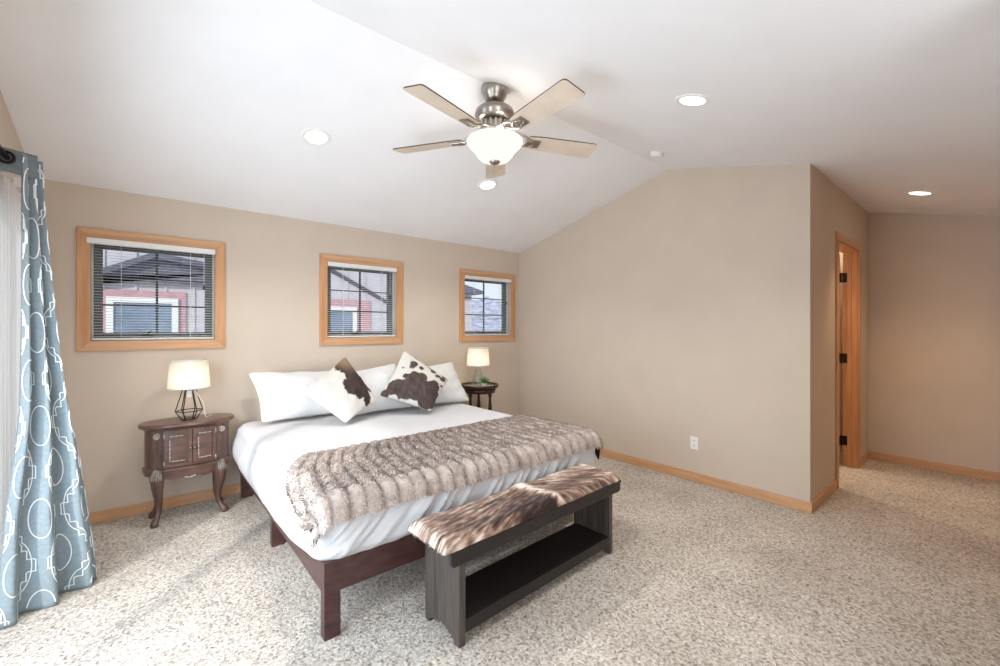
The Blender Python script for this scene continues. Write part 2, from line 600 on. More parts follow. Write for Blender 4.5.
def make_window(i):
    x0, x1 = WINX[i]
    z0, z1 = WZ
    o = ((x0 + x1) / 2, YB, z0)
    root = tag(empty('window_%d' % (i + 1), o), kind='structure')
    c = MB()
    casing(c, x0, x1, z0, z1, 0.071, YB, 0.018)
    c.build('casing', [M['oak_x'], M['oak_z']], root, o)
    f = MB()
    d0, d1 = YB + 0.045, YB + 0.13
    w = 0.012
    f.box((x0, d0, z0), (x0 + w, d1, z1), 0.002).box((x1 - w, d0, z0), (x1, d1, z1), 0.002)
    f.box((x0 + w, d0, z0), (x1 - w, d1, z0 + w), 0.002).box((x0 + w, d0, z1 - w), (x1 - w, d1, z1), 0.002)
    f.build('frame', M['vinyl_white'], root, o)
    s = MB()
    a0, a1, b0, b1, sw = x0 + w, x1 - w, z0 + w, z1 - w, 0.048
    e0, e1 = YB + 0.070, YB + 0.112
    s.box((a0, e0, b0), (a0 + sw, e1, b1), 0.003).box((a1 - sw, e0, b0), (a1, e1, b1), 0.003)
    s.box((a0 + sw, e0, b0), (a1 - sw, e1, b0 + sw), 0.003).box((a0 + sw, e0, b1 - sw), (a1 - sw, e1, b1), 0.003)
    so = s.build('sash', M['vinyl'], root, o)
    g = MB()
    gy0, gy1 = YB + 0.088, YB + 0.100
    mx = (x0 + x1) / 2
    g.box((mx - 0.008, gy0, b0 + sw), (mx + 0.008, gy1, b1 - sw))
    for k in (1, 2):
        zz = b0 + sw + (b1 - b0 - 2 * sw) * k / 3
        g.box((a0 + sw, gy0 + 0.001, zz - 0.006), (a1 - sw, gy1 - 0.001, zz + 0.006))
    g.build('muntin_grid', M['muntin'], so, o)
    MB().box((a0 + sw, YB + 0.103, b0 + sw), (a1 - sw, YB + 0.107, b1 - sw)).build('pane', M['glass'], so, o)
    k = MB()
    k.box((mx - 0.10, YB + 0.05, b0 + 0.004), (mx - 0.02, YB + 0.070, b0 + 0.03), 0.004)
    k.tube([(mx - 0.06, YB + 0.055, b0 + 0.03), (mx - 0.045, YB + 0.045, b0 + 0.055), (mx - 0.03, YB + 0.045, b0 + 0.06)], 0.006, 8)
    k.build('crank', M['bronze'], so, o)
    # the blind hangs in the opening
    bl = empty('venetian_blind', (mx, YB - 0.002, z1 - 0.005))
    bo = bl.location
    ext = 0.018 if i == 0 else -0.002
    yb0 = YB - 0.05 if i == 0 else YB - 0.024
    MB().box((x0 - ext, yb0, z1 - 0.042), (x1 - 0.002, yb0 + 0.045, z1 - 0.002), 0.004).build('headrail', M['slat'], bl, bo)
    sl = MB()
    zt, zb_ = z1 - 0.052, z0 + 0.030
    nsl = 33
    for q in range(nsl):
        zz = zt + (zb_ - zt) * q / (nsl - 1)
        def slat(u, v, zz=zz):
            yy = (v - 0.5) * 0.024
            return (x0 + 0.006 + u * (x1 - x0 - 0.012), YB + 0.016 + yy, zz + 0.0020 * (1 - (2 * v - 1) ** 2) + yy * 0.16)
        sl.grid(slat, 2, 5)
    sl.build('slats', M['slat'], bl, bo)
    MB().box((x0 + 0.005, YB + 0.004, z0 + 0.006), (x1 - 0.005, YB + 0.028, z0 + 0.020), 0.003).build('bottom_rail', M['slat'], bl, bo)
    for fx in (0.22, 0.78):
        xx = x0 + (x1 - x0) * fx
        cd = MB()
        cd.tube([(xx, YB + 0.003, z1 - 0.04), (xx, YB + 0.003, z0 + 0.012), (xx, YB + 0.029, z0 + 0.012), (xx, YB + 0.029, z1 - 0.04)], 0.0012, 6)
        cd.build('ladder_cord', M['cord'], bl, bo)
    pc = MB()
    xx = x0 + (x1 - x0) * 0.90
    pc.tube([(xx, YB - 0.005, z1 - 0.04), (xx - 0.002, YB - 0.006, z1 - 0.30)], 0.0013, 6)
    pc.lathe([(0.001, 0.02), (0.006, 0.01), (0.009, -0.012), (0.006, -0.02), (0.001, -0.021)], (xx - 0.002, YB - 0.006, z1 - 0.31), 12, 1)
    pc.build('pull_cord', [M['cord'], M['dark_slot']], bl, bo)
    tag(bl, ['white slatted blind lowered in the left window, nearest the curtain',
             'white slatted blind lowered in the middle window above the bed pillows',
             'white slatted blind lowered in the right window near the room corner'][i], 'window blind',
        'venetian blinds in the three windows')
    return root


for i in range(3):
    make_window(i)

# glass patio door in the left wall, mostly hidden by the curtains
o = (XL, DY[0], 0.0)
d3 = tag(empty('door_3', o), kind='structure')
f = MB()
fx0, fx1 = XL - 0.11, XL - 0.03
f.box((fx0, DY[0], 2.02), (fx1, DY[1], 2.08), 0.003).box((fx0, DY[0], 0.0), (fx1, DY[1], 0.05), 0.003)
for yy in (DY[0], 2.06, 3.22, DY[1] - 0.07):
    f.box((fx0, yy, 0.05), (fx1, yy + 0.07, 2.02), 0.003)
f.build('frame', M['vinyl_white'], d3, o)
for ya, yb in ((DY[0] + 0.07, 2.06), (2.13, 3.22), (3.29, DY[1] - 0.07)):
    MB().box((XL - 0.075, ya, 0.05), (XL - 0.070, yb, 2.02)).build('pane', M['glass'], d3, o)
c = MB()
c.box((XL, DY[0] - 0.065, 0), (XL + 0.016, DY[0], 2.145), 0.003).box((XL, DY[1], 0), (XL + 0.016, DY[1] + 0.065, 2.145), 0.003)
c.box((XL, DY[0], 2.08), (XL + 0.016, DY[1], 2.145), 0.003)
c.build('casing', M['oak_z'], d3, o)

# unseen window behind the viewer, added to carry the fill light
o = (0.75, YN, FW[2])
w4 = tag(empty('window_4', o), kind='structure')
f = MB()
casing_w = 0.07
f.box((FW[0], YN - 0.12, FW[2]), (FW[0] + 0.05, YN - 0.05, FW[3])).box((FW[1] - 0.05, YN - 0.12, FW[2]), (FW[1], YN - 0.05, FW[3]))
f.box((FW[0] + 0.05, YN - 0.12, FW[2]), (FW[1] - 0.05, YN - 0.05, FW[2] + 0.05)).box((FW[0] + 0.05, YN - 0.12, FW[3] - 0.05), (FW[1] - 0.05, YN - 0.05, FW[3]))
f.box((0.72, YN - 0.12, FW[2] + 0.05), (0.78, YN - 0.05, FW[3] - 0.05))
f.build('frame', M['vinyl_white'], w4, o)
MB().box((FW[0] + 0.05, YN - 0.09, FW[2] + 0.05), (0.72, YN - 0.085, FW[3] - 0.05)).build('pane', M['glass'], w4, o)
MB().box((0.78, YN - 0.09, FW[2] + 0.05), (FW[1] - 0.05, YN - 0.085, FW[3] - 0.05)).build('pane', M['glass'], w4, o)

rb = MB().box((FW[0] + 0.002, YN - 0.035, FW[2] + 0.002), (FW[1] - 0.002, YN - 0.032, FW[3] - 0.045))  # added blind: diffuses the sun and glows as soft fill
rb.tube([(FW[0] + 0.01, YN - 0.025, FW[3] - 0.025), (FW[1] - 0.01, YN - 0.025, FW[3] - 0.025)], 0.02, 12)
rb.build('diffuser_blind', fabric_translucent('white_diffuser_blind', (235, 235, 230), 0.5), w4, o)

# doorway in the hall wall with its open door
o = (DX[1], YO, 0)
d1 = tag(empty('door_1', o), kind='structure')
c = MB()
casing(c, DX[0] + 0.004, DX[1] - 0.004, 0, 2.186, 0.062, YO, 0.016, False)
c.build('casing', [M['oak_x'], M['oak_z']], d1, o)
j = MB()
j.box((DX[0], YO, 0), (DX[0] + 0.018, YO + 0.115, 2.172), 0.002).box((DX[1] - 0.018, YO, 0), (DX[1], YO + 0.115, 2.172), 0.002)
j.box((DX[0], YO, 2.172), (DX[1], YO + 0.115, 2.19), 0.002)
j.box((DX[1] - 0.030, YO + 0.045, 0), (DX[1] - 0.018, YO + 0.078, 2.172), 0.002)
j.build('jamb', M['oak_z'], d1, o)
dl = MB()
dl.box((DX[1] - 0.075, YO + 0.135, 0.012), (DX[1] - 0.037, YO + 0.93, 2.165), 0.003)
for (za, zb) in ((0.2, 0.95), (1.1, 2.0)):
    dl.box((DX[1] - 0.081, YO + 0.26, za), (DX[1] - 0.075, YO + 0.81, zb), 0.004)
dl.build('door_leaf', M['oak_z'], d1, o)
for zz in (1.92, 1.10, 0.262):
    h = MB()
    h.box((DX[1] - 0.0215, YO + 0.080, zz - 0.048), (DX[1] - 0.0175, YO + 0.117, zz + 0.048), 0.001)
    h.tube([(DX[1] - 0.030, YO + 0.124, zz - 0.05), (DX[1] - 0.030, YO + 0.124, zz + 0.05)], 0.0075, 10)
    h.box((DX[1] - 0.062, YO + 0.121, zz - 0.048), (DX[1] - 0.034, YO + 0.134, zz + 0.048), 0.001)
    h.build('hinge', M['bronze'], d1, o)

# closed door with a knob, just past the right edge of the view
o = (KX[0], YK, 0)
d2 = tag(empty('door_2', o), kind='structure')
MB().box((KX[0] + 0.004, YK - 0.06, 0.01), (KX[1] - 0.004, YK - 0.02, 2.18), 0.003).build('door_leaf', M['oak_z'], d2, o)
kn = MB()
kn.lathe([(0.001, 0.0), (0.032, 0.0), (0.032, 0.006), (0.012, 0.010), (0.010, 0.030), (0.020, 0.036), (0.0255, 0.047), (0.022, 0.058), (0.010, 0.063), (0.001, 0.064)], (0, 0, 0), 24)
kn.v = [(p[0] + 3.60, p[2] + YK - 0.02, -p[1] + 0.87) for p in kn.v]
kn.build('knob', M['bronze'], d2, o)

add_light('closet_fill', 'POINT', (5.1, 2.0, 2.2), (0, 0, 0), 45, (1.0, 0.88, 0.72), shadow_soft_size=0.1)  # added point light without a fixture, brightens the gap in the doorway

# ------------------------------------------------------------------ ceiling fittings
TILT = math.atan(SL)


def on_ceiling(y):
    return (-TILT if y > YR else TILT, 0, 0)


cans = [(0.909, 3.031, 'lit recessed ceiling light left of the fan, above the left nightstand side'),
        (2.405, 3.035, 'lit recessed ceiling light just below the fan, nearest the right lamp'),
        (2.405, 1.150, 'lit recessed ceiling light right of the fan, in front of the smoke detector'),
        (4.977, 0.460, 'lit recessed ceiling light in the hall beside the doorway')]
proto = None
for x, y, lab in cans:
    loc = (x, y, ceil_z(y))
    if proto is None:
        proto = empty('recessed_light', loc, on_ceiling(y))
        MB().lathe([(0.068, -0.001), (0.072, -0.006), (0.090, -0.006), (0.095, -0.002), (0.095, 0.004), (0.068, 0.004), (0.068, -0.001)], n=40).build('trim_ring', M['white_plastic'], proto)
        MB().lathe([(0.0005, -0.002), (0.067, -0.002), (0.067, 0.003), (0.0005, 0.003)], n=40).build('lens', M['led'], proto)
        t = proto
    else:
        t = copy_tree(proto)
        t.location = loc
        t.rotation_euler = on_ceiling(y)
    hall = x > 4
    sp = add_light('downlight', 'SPOT', (x, y, ceil_z(y) - 0.012), (0, 0, 0), 42 if hall else 66,
                   (1.0, 0.70, 0.42) if hall else (1.0, 0.96, 0.90), spot_size=R(104 if hall else 124), spot_blend=0.65, shadow_soft_size=0.06)
    tag(t, lab, 'ceiling light', 'recessed ceiling lights')

sm = empty('smoke_detector', (3.338, 1.90, ceil_z(1.90)), on_ceiling(1.90))
MB().lathe([(0.0005, 0.0), (0.060, 0.0), (0.060, -0.008), (0.0005, -0.008)], n=32).build('base_plate', M['white_plastic'], sm)
MB().lathe([(0.052, -0.008), (0.052, -0.013), (0.056, -0.016), (0.054, -0.028), (0.040, -0.036), (0.0005, -0.038)], n=32).build('cover', M['white_plastic'], sm)
tag(sm, 'small round white smoke detector on the ceiling by the gable wall peak', 'smoke detector')

# ------------------------------------------------------------------ ceiling fan
FX, FY = 1.718, 2.093
fo = (FX, FY, ZR)
fan = tag(empty('ceiling_fan', fo), 'brushed nickel ceiling fan with five pale blades and a lit glass bowl', 'ceiling fan')
Z = lambda z: z - ZR
MB().lathe([(0.0005, 0.02), (0.085, 0.02), (0.085, -0.035), (0.078, -0.045), (0.074, -0.062), (0.064, -0.070), (0.062, -0.082), (0.050, -0.094), (0.030, -0.100), (0.0005, -0.100)], n=40).build('canopy', M['nickel'], fan)
MB().lathe([(0.0135, -0.095), (0.0135, -0.15), (0.022, -0.152), (0.022, -0.165), (0.0005, -0.165)], n=20).build('downrod', M['nickel'], fan)
MB().lathe([(0.0005, -0.130), (0.040, -0.130), (0.075, -0.138), (0.112, -0.148), (0.122, -0.158), (0.122, -0.172), (0.126, -0.174), (0.126, -0.186), (0.122, -0.189), (0.122, -0.205), (0.108, -0.214), (0.095, -0.222), (0.0005, -0.222)], n=48).build('motor_housing', M['nickel'], fan)
vb = MB().lathe([(0.0005, -0.222), (0.072, -0.222), (0.092, -0.250), (0.100, -0.288), (0.098, -0.296), (0.085, -0.312), (0.105, -0.330), (0.110, -0.345), (0.0005, -0.345)], n=48)
for k in range(20):
    a = 2 * PI * k / 20
    r_ = Matrix.Rotation(a, 3, 'Z')
    vb.box((0.080, -0.005, -0.284), (0.103, 0.005, -0.240), 0.002, 1, r_, (0, 0, 0))
vb.build('light_fitter', [M['nickel'], M['silver']], fan)
bowl = MB().lathe([(0.125, -0.330), (0.168, -0.336), (0.179, -0.346), (0.178, -0.358), (0.168, -0.374), (0.146, -0.394), (0.127, -0.416), (0.114, -0.440), (0.095, -0.460), (0.065, -0.471), (0.030, -0.476), (0.0005, -0.477)], n=56).build('glass_bowl', M['bowl'], fan)
MB().lathe([(0.0005, -0.468), (0.033, -0.470), (0.036, -0.476), (0.028, -0.486), (0.012, -0.492), (0.0005, -0.494)], n=28).build('finial', M['nickel'], bowl)
pc = MB().tube([(0.0, 0.0, -0.490), (0.0, 0.0, -0.58)], 0.0015, 6)
pc.lathe([(0.0005, 0.012), (0.005, 0.006), (0.006, -0.01), (0.0005, -0.016)], (0, 0, -0.585), 12)
pc.build('pull_chain', M['silver'], fan)
for k in range(5):
    a = R(50 + 72 * k)
    rz = Matrix.Rotation(a, 3, 'Z')
    pitch = Matrix.Rotation(R(-12), 3, 'X')
    zb = -0.318
    # blade outline in local x (radial), y
    pts = [(0.225, -0.056), (0.30, -0.066), (0.678, -0.079), (0.694, -0.074), (0.702, -0.060), (0.704, 0.060), (0.698, 0.074), (0.682, 0.079), (0.30, 0.066), (0.225, 0.056), (0.212, 0.034), (0.212, -0.034)]
    bl = MB()
    n = len(pts)
    vt = []
    for h in (-0.004, 0.004):
        for (px_, py_) in pts:
            vt.append((px_, py_, h))
    bl.add(vt, [tuple(range(n))[::-1], tuple(range(n, 2 * n))], 0)
    bl.add(vt, [(i, (i + 1) % n, n + (i + 1) % n, n + i) for i in range(n)], 1)
    bl.v = [tuple(rz @ (pitch @ Vector(p)) + Vector((0, 0, zb))) for p in bl.v]
    bl.build('blade', [M['blade'], M['blade_edge']], fan)
    ir = MB()
    for s in (-1, 1):
        pa = []
        for q in range(9):
            t = q / 8
            pa.append((0.085 + 0.20 * t, s * (0.012 + 0.036 * math.sin(PI * min(1, t * 1.1)) ** 1.0), zb + 0.055 * (1 - t) ** 2 - 0.010))
        ir.tube(pa, [0.009 - 0.003 * q / 8 for q in range(9)], 8)
    ring = [(0.235 + 0.030 * math.cos(t), 0.030 * math.sin(t), zb - 0.011) for t in np.linspace(0, 2 * PI, 18, endpoint=False)]
    ir.tube(ring, 0.006, 8, closed=True)
    ir.box((0.215, -0.036, zb - 0.013), (0.305, 0.036, zb - 0.006), 0.003)
    for (sx_, sy_) in ((0.245, 0.022), (0.245, -0.022), (0.29, 0.0)):
        ir.lathe([(0.0005, -0.017), (0.005, -0.016), (0.006, -0.012)], (sx_, sy_, zb), 10)
    base_rot = [tuple(rz @ (Vector((p[0], p[1], zb)) + pitch @ Vector((0, 0, p[2] - zb)) + (pitch @ Vector((0, p[1], 0)) - Vector((0, p[1], 0))))) for p in ir.v]
    ir.v = base_rot
    ir.build('blade_bracket', M['nickel'], fan)
# bulbs inside the bowl shine up past the open rim
for k in range(3):
    a = R(20 + 120 * k)
    fl = add_light('fan_bulb', 'POINT', (0.140 * math.cos(a), 0.140 * math.sin(a), -0.322), (0, 0, 0), 1.5, (1.0, 0.93, 0.82), shadow_soft_size=0.03)
    fl.parent = fan

# ------------------------------------------------------------------ wall outlet
ot = empty('wall_outlet', (XG, 1.84, 0.350))
MB().box((-0.007, -0.036, -0.058), (0, 0.036, 0.058), 0.003).build('cover_plate', M['white_plastic'], ot)
for zc in (0.024, -0.024):
    so = MB().prism([(0.017 * math.cos(t), zc + 0.015 * math.sin(t)) for t in np.linspace(0, 2 * PI, 20, endpoint=False)], 'x', -0.010, -0.006).build('socket', M['white_plastic'], ot)
    MB().box((-0.0108, -0.008, zc - 0.002), (-0.0098, -0.005, zc + 0.008)).box((-0.0108, 0.005, zc - 0.002), (-0.0098, 0.008, zc + 0.008)).box((-0.0108, -0.002, zc - 0.010), (-0.0098, 0.002, zc - 0.006)).build('slots', M['dark_slot'], so)
tag(ot, 'white double wall outlet low on the taupe gable wall', 'outlet')

# ------------------------------------------------------------------ bed
BX0, BX1, BY0, BY1 = 0.622, 2.565, 1.958, 4.13
bo = (1.6, 3.05, 0)
bed = tag(empty('platform_bed', bo), 'low dark mahogany platform bed with square legs under the white mattress', 'bed')
RZ0, RZ1 = 0.205, 0.348
MB().box((BX0, BY0, RZ0), (BX1, BY0 + 0.032, RZ1), 0.003).build('foot_rail', M['mahogany'], bed, bo)
MB().box((BX0, BY1 - 0.032, RZ0), (BX1, BY1, RZ1), 0.003).build('head_rail', M['mahogany'], bed, bo)
for xx in (BX0, BX1 - 0.032):
    MB().box((xx, BY0 + 0.032, RZ0), (xx + 0.032, BY1 - 0.032, RZ1), 0.003).build('side_rail', M['mahogany'], bed, bo)
for (lx, ly) in ((BX0, BY0), (BX1 - 0.075, BY0), (BX0 + 0.012, 3.02), (BX1 - 0.087, 3.02), (BX0 + 0.005, BY1 - 0.075), (BX1 - 0.075, BY1 - 0.075)):
    lg = MB()
    lg.box((lx + 0.001, ly + 0.001, 0), (lx + 0.074, ly + 0.055, RZ0 + 0.004), 0.003)
    lg.build('leg', M['mahogany'], bed, bo)
sl = MB()
for q in range(12):
    yy = BY0 + 0.12 + q * 0.165
    sl.box((BX0 + 0.032, yy, RZ1 - 0.022), (BX1 - 0.032, yy + 0.07, RZ1 - 0.002))
sl.build('slats', M['mahogany'], bed, bo)

# rounded mattress under a loose white sheet
TX0, TX1, TY0, TY1, TZ, TR = 0.665, 2.535, 2.005, 4.06, 0.622, 0.075


def rim(phi, off):
    """rounded rectangle outline at an offset from the flat top rectangle"""
    cx, cy = (TX0 + TX1) / 2, (TY0 + TY1) / 2
    hx, hy = (TX1 - TX0) / 2, (TY1 - TY0) / 2
    r0 = 0.06
    per = [2 * (hy - r0), PI / 2 * r0 * 3, 2 * (hx - r0), PI / 2 * r0 * 3] * 2
    tot = sum(per)
    d = (phi % 1.0) * tot
    seg = [((1, 0), (hx, -hy + r0), (0, 1), 2 * (hy - r0)),
           None, ((0, 1), (hx - r0, hy), (-1, 0), 2 * (hx - r0)), None,
           ((-1, 0), (-hx, hy - r0), (0, -1), 2 * (hy - r0)), None,
           ((0, -1), (-hx + r0, -hy), (1, 0), 2 * (hx - r0)), None]
    cor = [None, (hx - r0, hy - r0, 0), None, (-hx + r0, hy - r0, PI / 2), None, (-hx + r0, -hy + r0, PI), None, (hx - r0, -hy + r0, 1.5 * PI)]
    lens = [2 * (hy - r0), PI / 2 * r0 * 3, 2 * (hx - r0), PI / 2 * r0 * 3, 2 * (hy - r0), PI / 2 * r0 * 3, 2 * (hx - r0), PI / 2 * r0 * 3]
    for i in range(8):
        if d <= lens[i] or i == 7:
            t = min(1.0, d / lens[i])
            if seg[i]:
                nrm, st, di, L = seg[i]
                return (cx + st[0] + di[0] * L * t + nrm[0] * off, cy + st[1] + di[1] * L * t + nrm[1] * off, nrm)
            x, y, a0 = cor[i]
            a = a0 + PI / 2 * t
            nrm = (math.cos(a), math.sin(a))
            return (cx + x + nrm[0] * (r0 + off), cy + y + nrm[1] * (r0 + off), nrm)
        d -= lens[i]


NP, rings = 1100, []
for k in range(24):                                  # top, from the middle outwards
    rings.append(('top', (k + 0.3) / 24.0))
for k in range(9):
    rings.append(('arc', k / 8 * PI / 2))
for k in range(1, 17):
    rings.append(('side', k / 16))
rc = random.Random(5)
creases = [(rc.uniform(0.35, 2.5), rc.uniform(0.55, 1.25), rc.uniform(0.008, 0.016), rc.choice((-1, -1, 1)) * rc.uniform(0.006, 0.014), rc.uniform(0.36, 0.46), rc.uniform(0.48, 0.60)) for _ in range(34)]
verts = []
ccx, ccy = (TX0 + TX1) / 2, (TY0 + TY1) / 2
for kind, t in rings:
    for i in range(NP):
        ph = i / NP
        if kind == 'top':
            x, y, nr = rim(ph, 0)
            x, y = ccx + (x - ccx) * t, ccy + (y - ccy) * t
            w = N(x * 3.1, y * 3.1, 1.7) * 0.007 + N(x * 9 + 0.6 * y, y * 6, 5) * 0.0025
            verts.append((x, y, TZ + w * (1 - t ** 6)))
        else:
            if kind == 'arc':
                off, z, k2 = TR * math.sin(t), TZ - TR * (1 - math.cos(t)), math.sin(t)
            else:
                low = 0.346
                xq, yq, nq = rim(ph, 0)
                low -= 0.072 * smooth(2.02, 2.6, yq) * max(0.0, -nq[0])
                z = TZ - TR + (low - (TZ - TR)) * t
                off, k2 = TR - 0.004 * t + 0.010 * math.sin(PI * t), 1.0
            x, y, nr = rim(ph, off)
            foot = max(0.0, -nr[1]) ** 2
            left = max(0.0, -nr[0]) ** 2
            u = (x - 0.95 * (z - 0.35)) if foot > 0.3 else (y + 0.8 * (z - 0.35)) if abs(nr[0]) > 0.5 else x
            rd = 1 - abs(N(u * 11, (z + x * 0.3) * 1.4, 3.3)) * 2.2
            f1 = max(0.0, rd) ** 3 * 0.022 + N(u * 24, z * 2.0, 9) * 0.004
            f2 = (N(y * 3.0, z * 3.0, 2) * 0.012 + max(0.0, 1 - abs(N(u * 5, z * 1.5, 7)) * 2.4) ** 2 * 0.010)
            if foot > 0.3:
                for cu, ck, cw, cd_, z0_, z1_ in creases:
                    du = x - ck * (z - 0.35) - cu - 0.02 * math.sin(z * 14 + cu * 9)
                    if abs(du) < 3 * cw:
                        f1 += cd_ * math.exp(-(du / cw) ** 2) * smooth(z0_ - 0.05, z0_, z) * smooth(z1_ + 0.03, z1_ - 0.03, z)
            dsp = (f1 * foot + f2 * (1 - foot)) * k2 * (0.35 + 0.65 * smooth(TZ, TZ - 0.12, z))
            if kind == 'side':
                dsp *= 1 - 0.8 * t ** 6
                # the sheet bulges out over the left rail towards the head
                dsp += left * 0.030 * math.sin(PI * min(1, t * 1.05)) * smooth(2.3, 3.6, y)
                dsp -= 0.028 * max(0, t - 0.8) / 0.2 * foot
                dsp -= 0.004 * left * t
            verts.append((x + nr[0] * dsp, y + nr[1] * dsp, z + (N(x * 4, y * 4, 8) * 0.01 * t if kind == 'side' else 0)))
faces = []
for k in range(len(rings) - 1):
    for i in range(NP):
        faces.append((k * NP + i, k * NP + (i + 1) % NP, (k + 1) * NP + (i + 1) % NP, (k + 1) * NP + i))
faces.append(tuple(range(NP))[::-1])
faces.append(tuple((len(rings) - 1) * NP + i for i in range(NP)))
mt = MB().add(verts, faces, 0, True)
mo = (1.6, 3.05, 0.345)
tag(mt.build('mattress', M['sheet'], None, mo), 'wide king mattress wrapped in a loose rumpled white sheet on the dark bed frame', 'mattress')


# ------------------------------------------------------------------ pillows
def pillow(name, corners, thick, mats, n=56, pinch=0.09, tint=None, seed=0, wr=0.016):
    """corners a(0,0) b(1,0) c(1,1) d(0,1); bulges to both sides of the quad"""
    A, B, C_, D_ = [Vector(p) for p in corners]
    nrm = ((B - A).cross(D_ - A) + (D_ - C_).cross(B - C_)).normalized()
    mb = MB()
    for side in (1, -1):
        vt, tn = [], []
        for j in range(n):
            for i in range(n):
                u, v = i / (n - 1), j / (n - 1)
                U_, V_ = 2 * u - 1, 2 * v - 1
                # pull the middles of the sides inwards so that corners point out
                uu = 0.5 + 0.5 * U_ * (1 - pinch * (1 - V_ * V_) * abs(U_) ** 3)
                vv = 0.5 + 0.5 * V_ * (1 - pinch * (1 - U_ * U_) * abs(V_) ** 3)
                cr = 0.045 * (U_ * U_ * V_ * V_) ** 5
                uu, vv = 0.5 + (uu - 0.5) * (1 - cr), 0.5 + (vv - 0.5) * (1 - cr)
                p = A * (1 - uu) * (1 - vv) + B * uu * (1 - vv) + C_ * uu * vv + D_ * (1 - uu) * vv
                prof = ((1 - U_ ** 2) * (1 - V_ ** 2))
                h = thick * (prof ** 0.5) * (0.92 + 0.12 * N(u * 3 + seed, v * 3, side))
                h += wr * prof ** 0.2 * N(u * 7 + seed, v * 7, 3 + side)
                edge = max(abs(U_), abs(V_))
                h += 0.006 * smooth(0.80, 1, edge) * (1 - smooth(0.985, 1, edge)) * N(u * 30 + seed, v * 30, 5)
                vt.append(p + nrm * h * side)
                if tint:
                    tn.append(tint(u, v, side))
        fc = [(j * n + i, j * n + i + 1, (j + 1) * n + i + 1, (j + 1) * n + i) for j in range(n - 1) for i in range(n - 1)]
        mb.add(vt, fc, 0, True, tn if tint else None)
    ce = (A + B + C_ + D_) / 4
    org = (ce.x, ce.y, min(A.z, B.z, C_.z, D_.z))
    return mb.build(name, mats, None, org)


tag(pillow('bed_pillow', [(0.72, 3.80, 0.650), (1.50, 3.80, 0.650), (1.49, 4.08, 1.00), (0.67, 4.08, 1.035)], 0.125, M['pillowcase'], seed=1),
    'plump white bed pillow against the wall at the left side of the bed', 'pillow', 'white bed pillows')
tag(pillow('bed_pillow', [(1.36, 3.63, 0.645), (2.00, 3.67, 0.645), (1.95, 3.95, 1.06), (1.37, 3.94, 0.985)], 0.115, M['pillowcase'], seed=4),
    'white bed pillow showing between and behind the two cowhide cushions', 'pillow', 'white bed pillows')
tag(pillow('bed_pillow', [(1.98, 3.66, 0.645), (2.64, 3.62, 0.640), (2.60, 3.90, 1.045), (1.96, 3.92, 0.98)], 0.11, M['pillowcase'], seed=7),
    'front white bed pillow at the right of the bed, nearest the small round table', 'pillow', 'white bed pillows')
tag(pillow('bed_pillow', [(1.90, 3.93, 0.650), (2.58, 3.90, 0.645), (2.52, 4.12, 0.99), (1.85, 4.12, 1.00)], 0.075, M['pillowcase'], seed=9),
    'rear white bed pillow behind the right pillow, only its upper edge showing', 'pillow', 'white bed pillows')


def hide_pattern(pts, T, L_, Rr, dark, tip, white, seed, freq=9.0, amp=26):
    """pts: spots (x, y, radius) on the cushion face as drawn about its corners T (top), L (left), R (right)"""
    tl = (L_[0] - T[0], L_[1] - T[1])
    tr = (Rr[0] - T[0], Rr[1] - T[1])
    def f(u, v, side):
        if side < 0:
            return (*white, 1)
        x = T[0] + tl[0] * u + tr[0] * v
        y = T[1] + tl[1] * u + tr[1] * v
        w = amp * (N(x / 38 + seed, y / 38, 1) * 0.7 + N(x / 15 + seed, y / 15, 2) * 0.5)
        d = min(math.hypot(x - px_, y - py_) - r * 1.1 for px_, py_, r in pts) + w
        k = smooth(4, -5, d)
        m = 0.5 + 0.5 * N(x / 20 + seed, y / 55, 6) + 0.35 * N(x / 6 + seed, y / 16, 8)
        tipk = smooth(150, 40, math.hypot(x - T[0], y - T[1]))
        dk = [dark[i] * (0.35 + 1.3 * m) * (1 - tipk) + tip[i] * (0.8 + 0.4 * m) * tipk for i in range(3)]
        g = 1 - 0.05 * (0.5 + 0.5 * N(x / 60, y / 60, 11 + seed))
        return tuple(white[i] * g * (1 - k) + dk[i] * k for i in range(3)) + (1,)
    return f


white_h = lin((204, 201, 194))[:3]
pat1 = hide_pattern([(690, 120, 75), (720, 190, 75), (780, 250, 60), (840, 280, 45), (720, 270, 55), (640, 190, 40), (700, 330, 62), (770, 340, 55), (735, 370, 35), (760, 310, 50), (805, 370, 36), (805, 410, 28), (690, 250, 30)],
                    (690, 100), (380, 330), (925, 360), lin((52, 36, 32))[:3], lin((142, 116, 96))[:3], white_h, 3, amp=18)
T_, L_, B_, R_ = (1.397, 3.820, 1.158), (0.955, 3.600, 0.895), (1.235, 3.360, 0.650), (1.595, 3.550, 0.765)
tag(pillow('cowhide_cushion', [T_, L_, B_, R_], 0.075, M['cowhide'], n=110, pinch=0.07, tint=pat1, seed=12, wr=0.008),
    'mostly white cowhide cushion with a brown patch at its top corner, left of the pair', 'cushion', 'cowhide cushions on the bed')
pat2 = hide_pattern([(175, 415, 35), (250, 385, 55), (320, 420, 75), (400, 440, 85), (475, 490, 70), (500, 415, 48), (425, 330, 40), (385, 310, 30), (365, 350, 48), (320, 315, 20), (450, 530, 70), (520, 380, 25),
                     (392, 205, 26), (372, 232, 20), (440, 243, 17), (308, 238, 7), (532, 255, 22), (512, 215, 14), (550, 297, 14), (597, 318, 22), (575, 300, 12), (622, 278, 24), (580, 388, 13), (424, 138, 9), (490, 192, 9), (648, 290, 16)],
                    (340, 75), (150, 410), (655, 290), lin((66, 53, 50))[:3], lin((66, 53, 50))[:3], white_h, 8, amp=11)
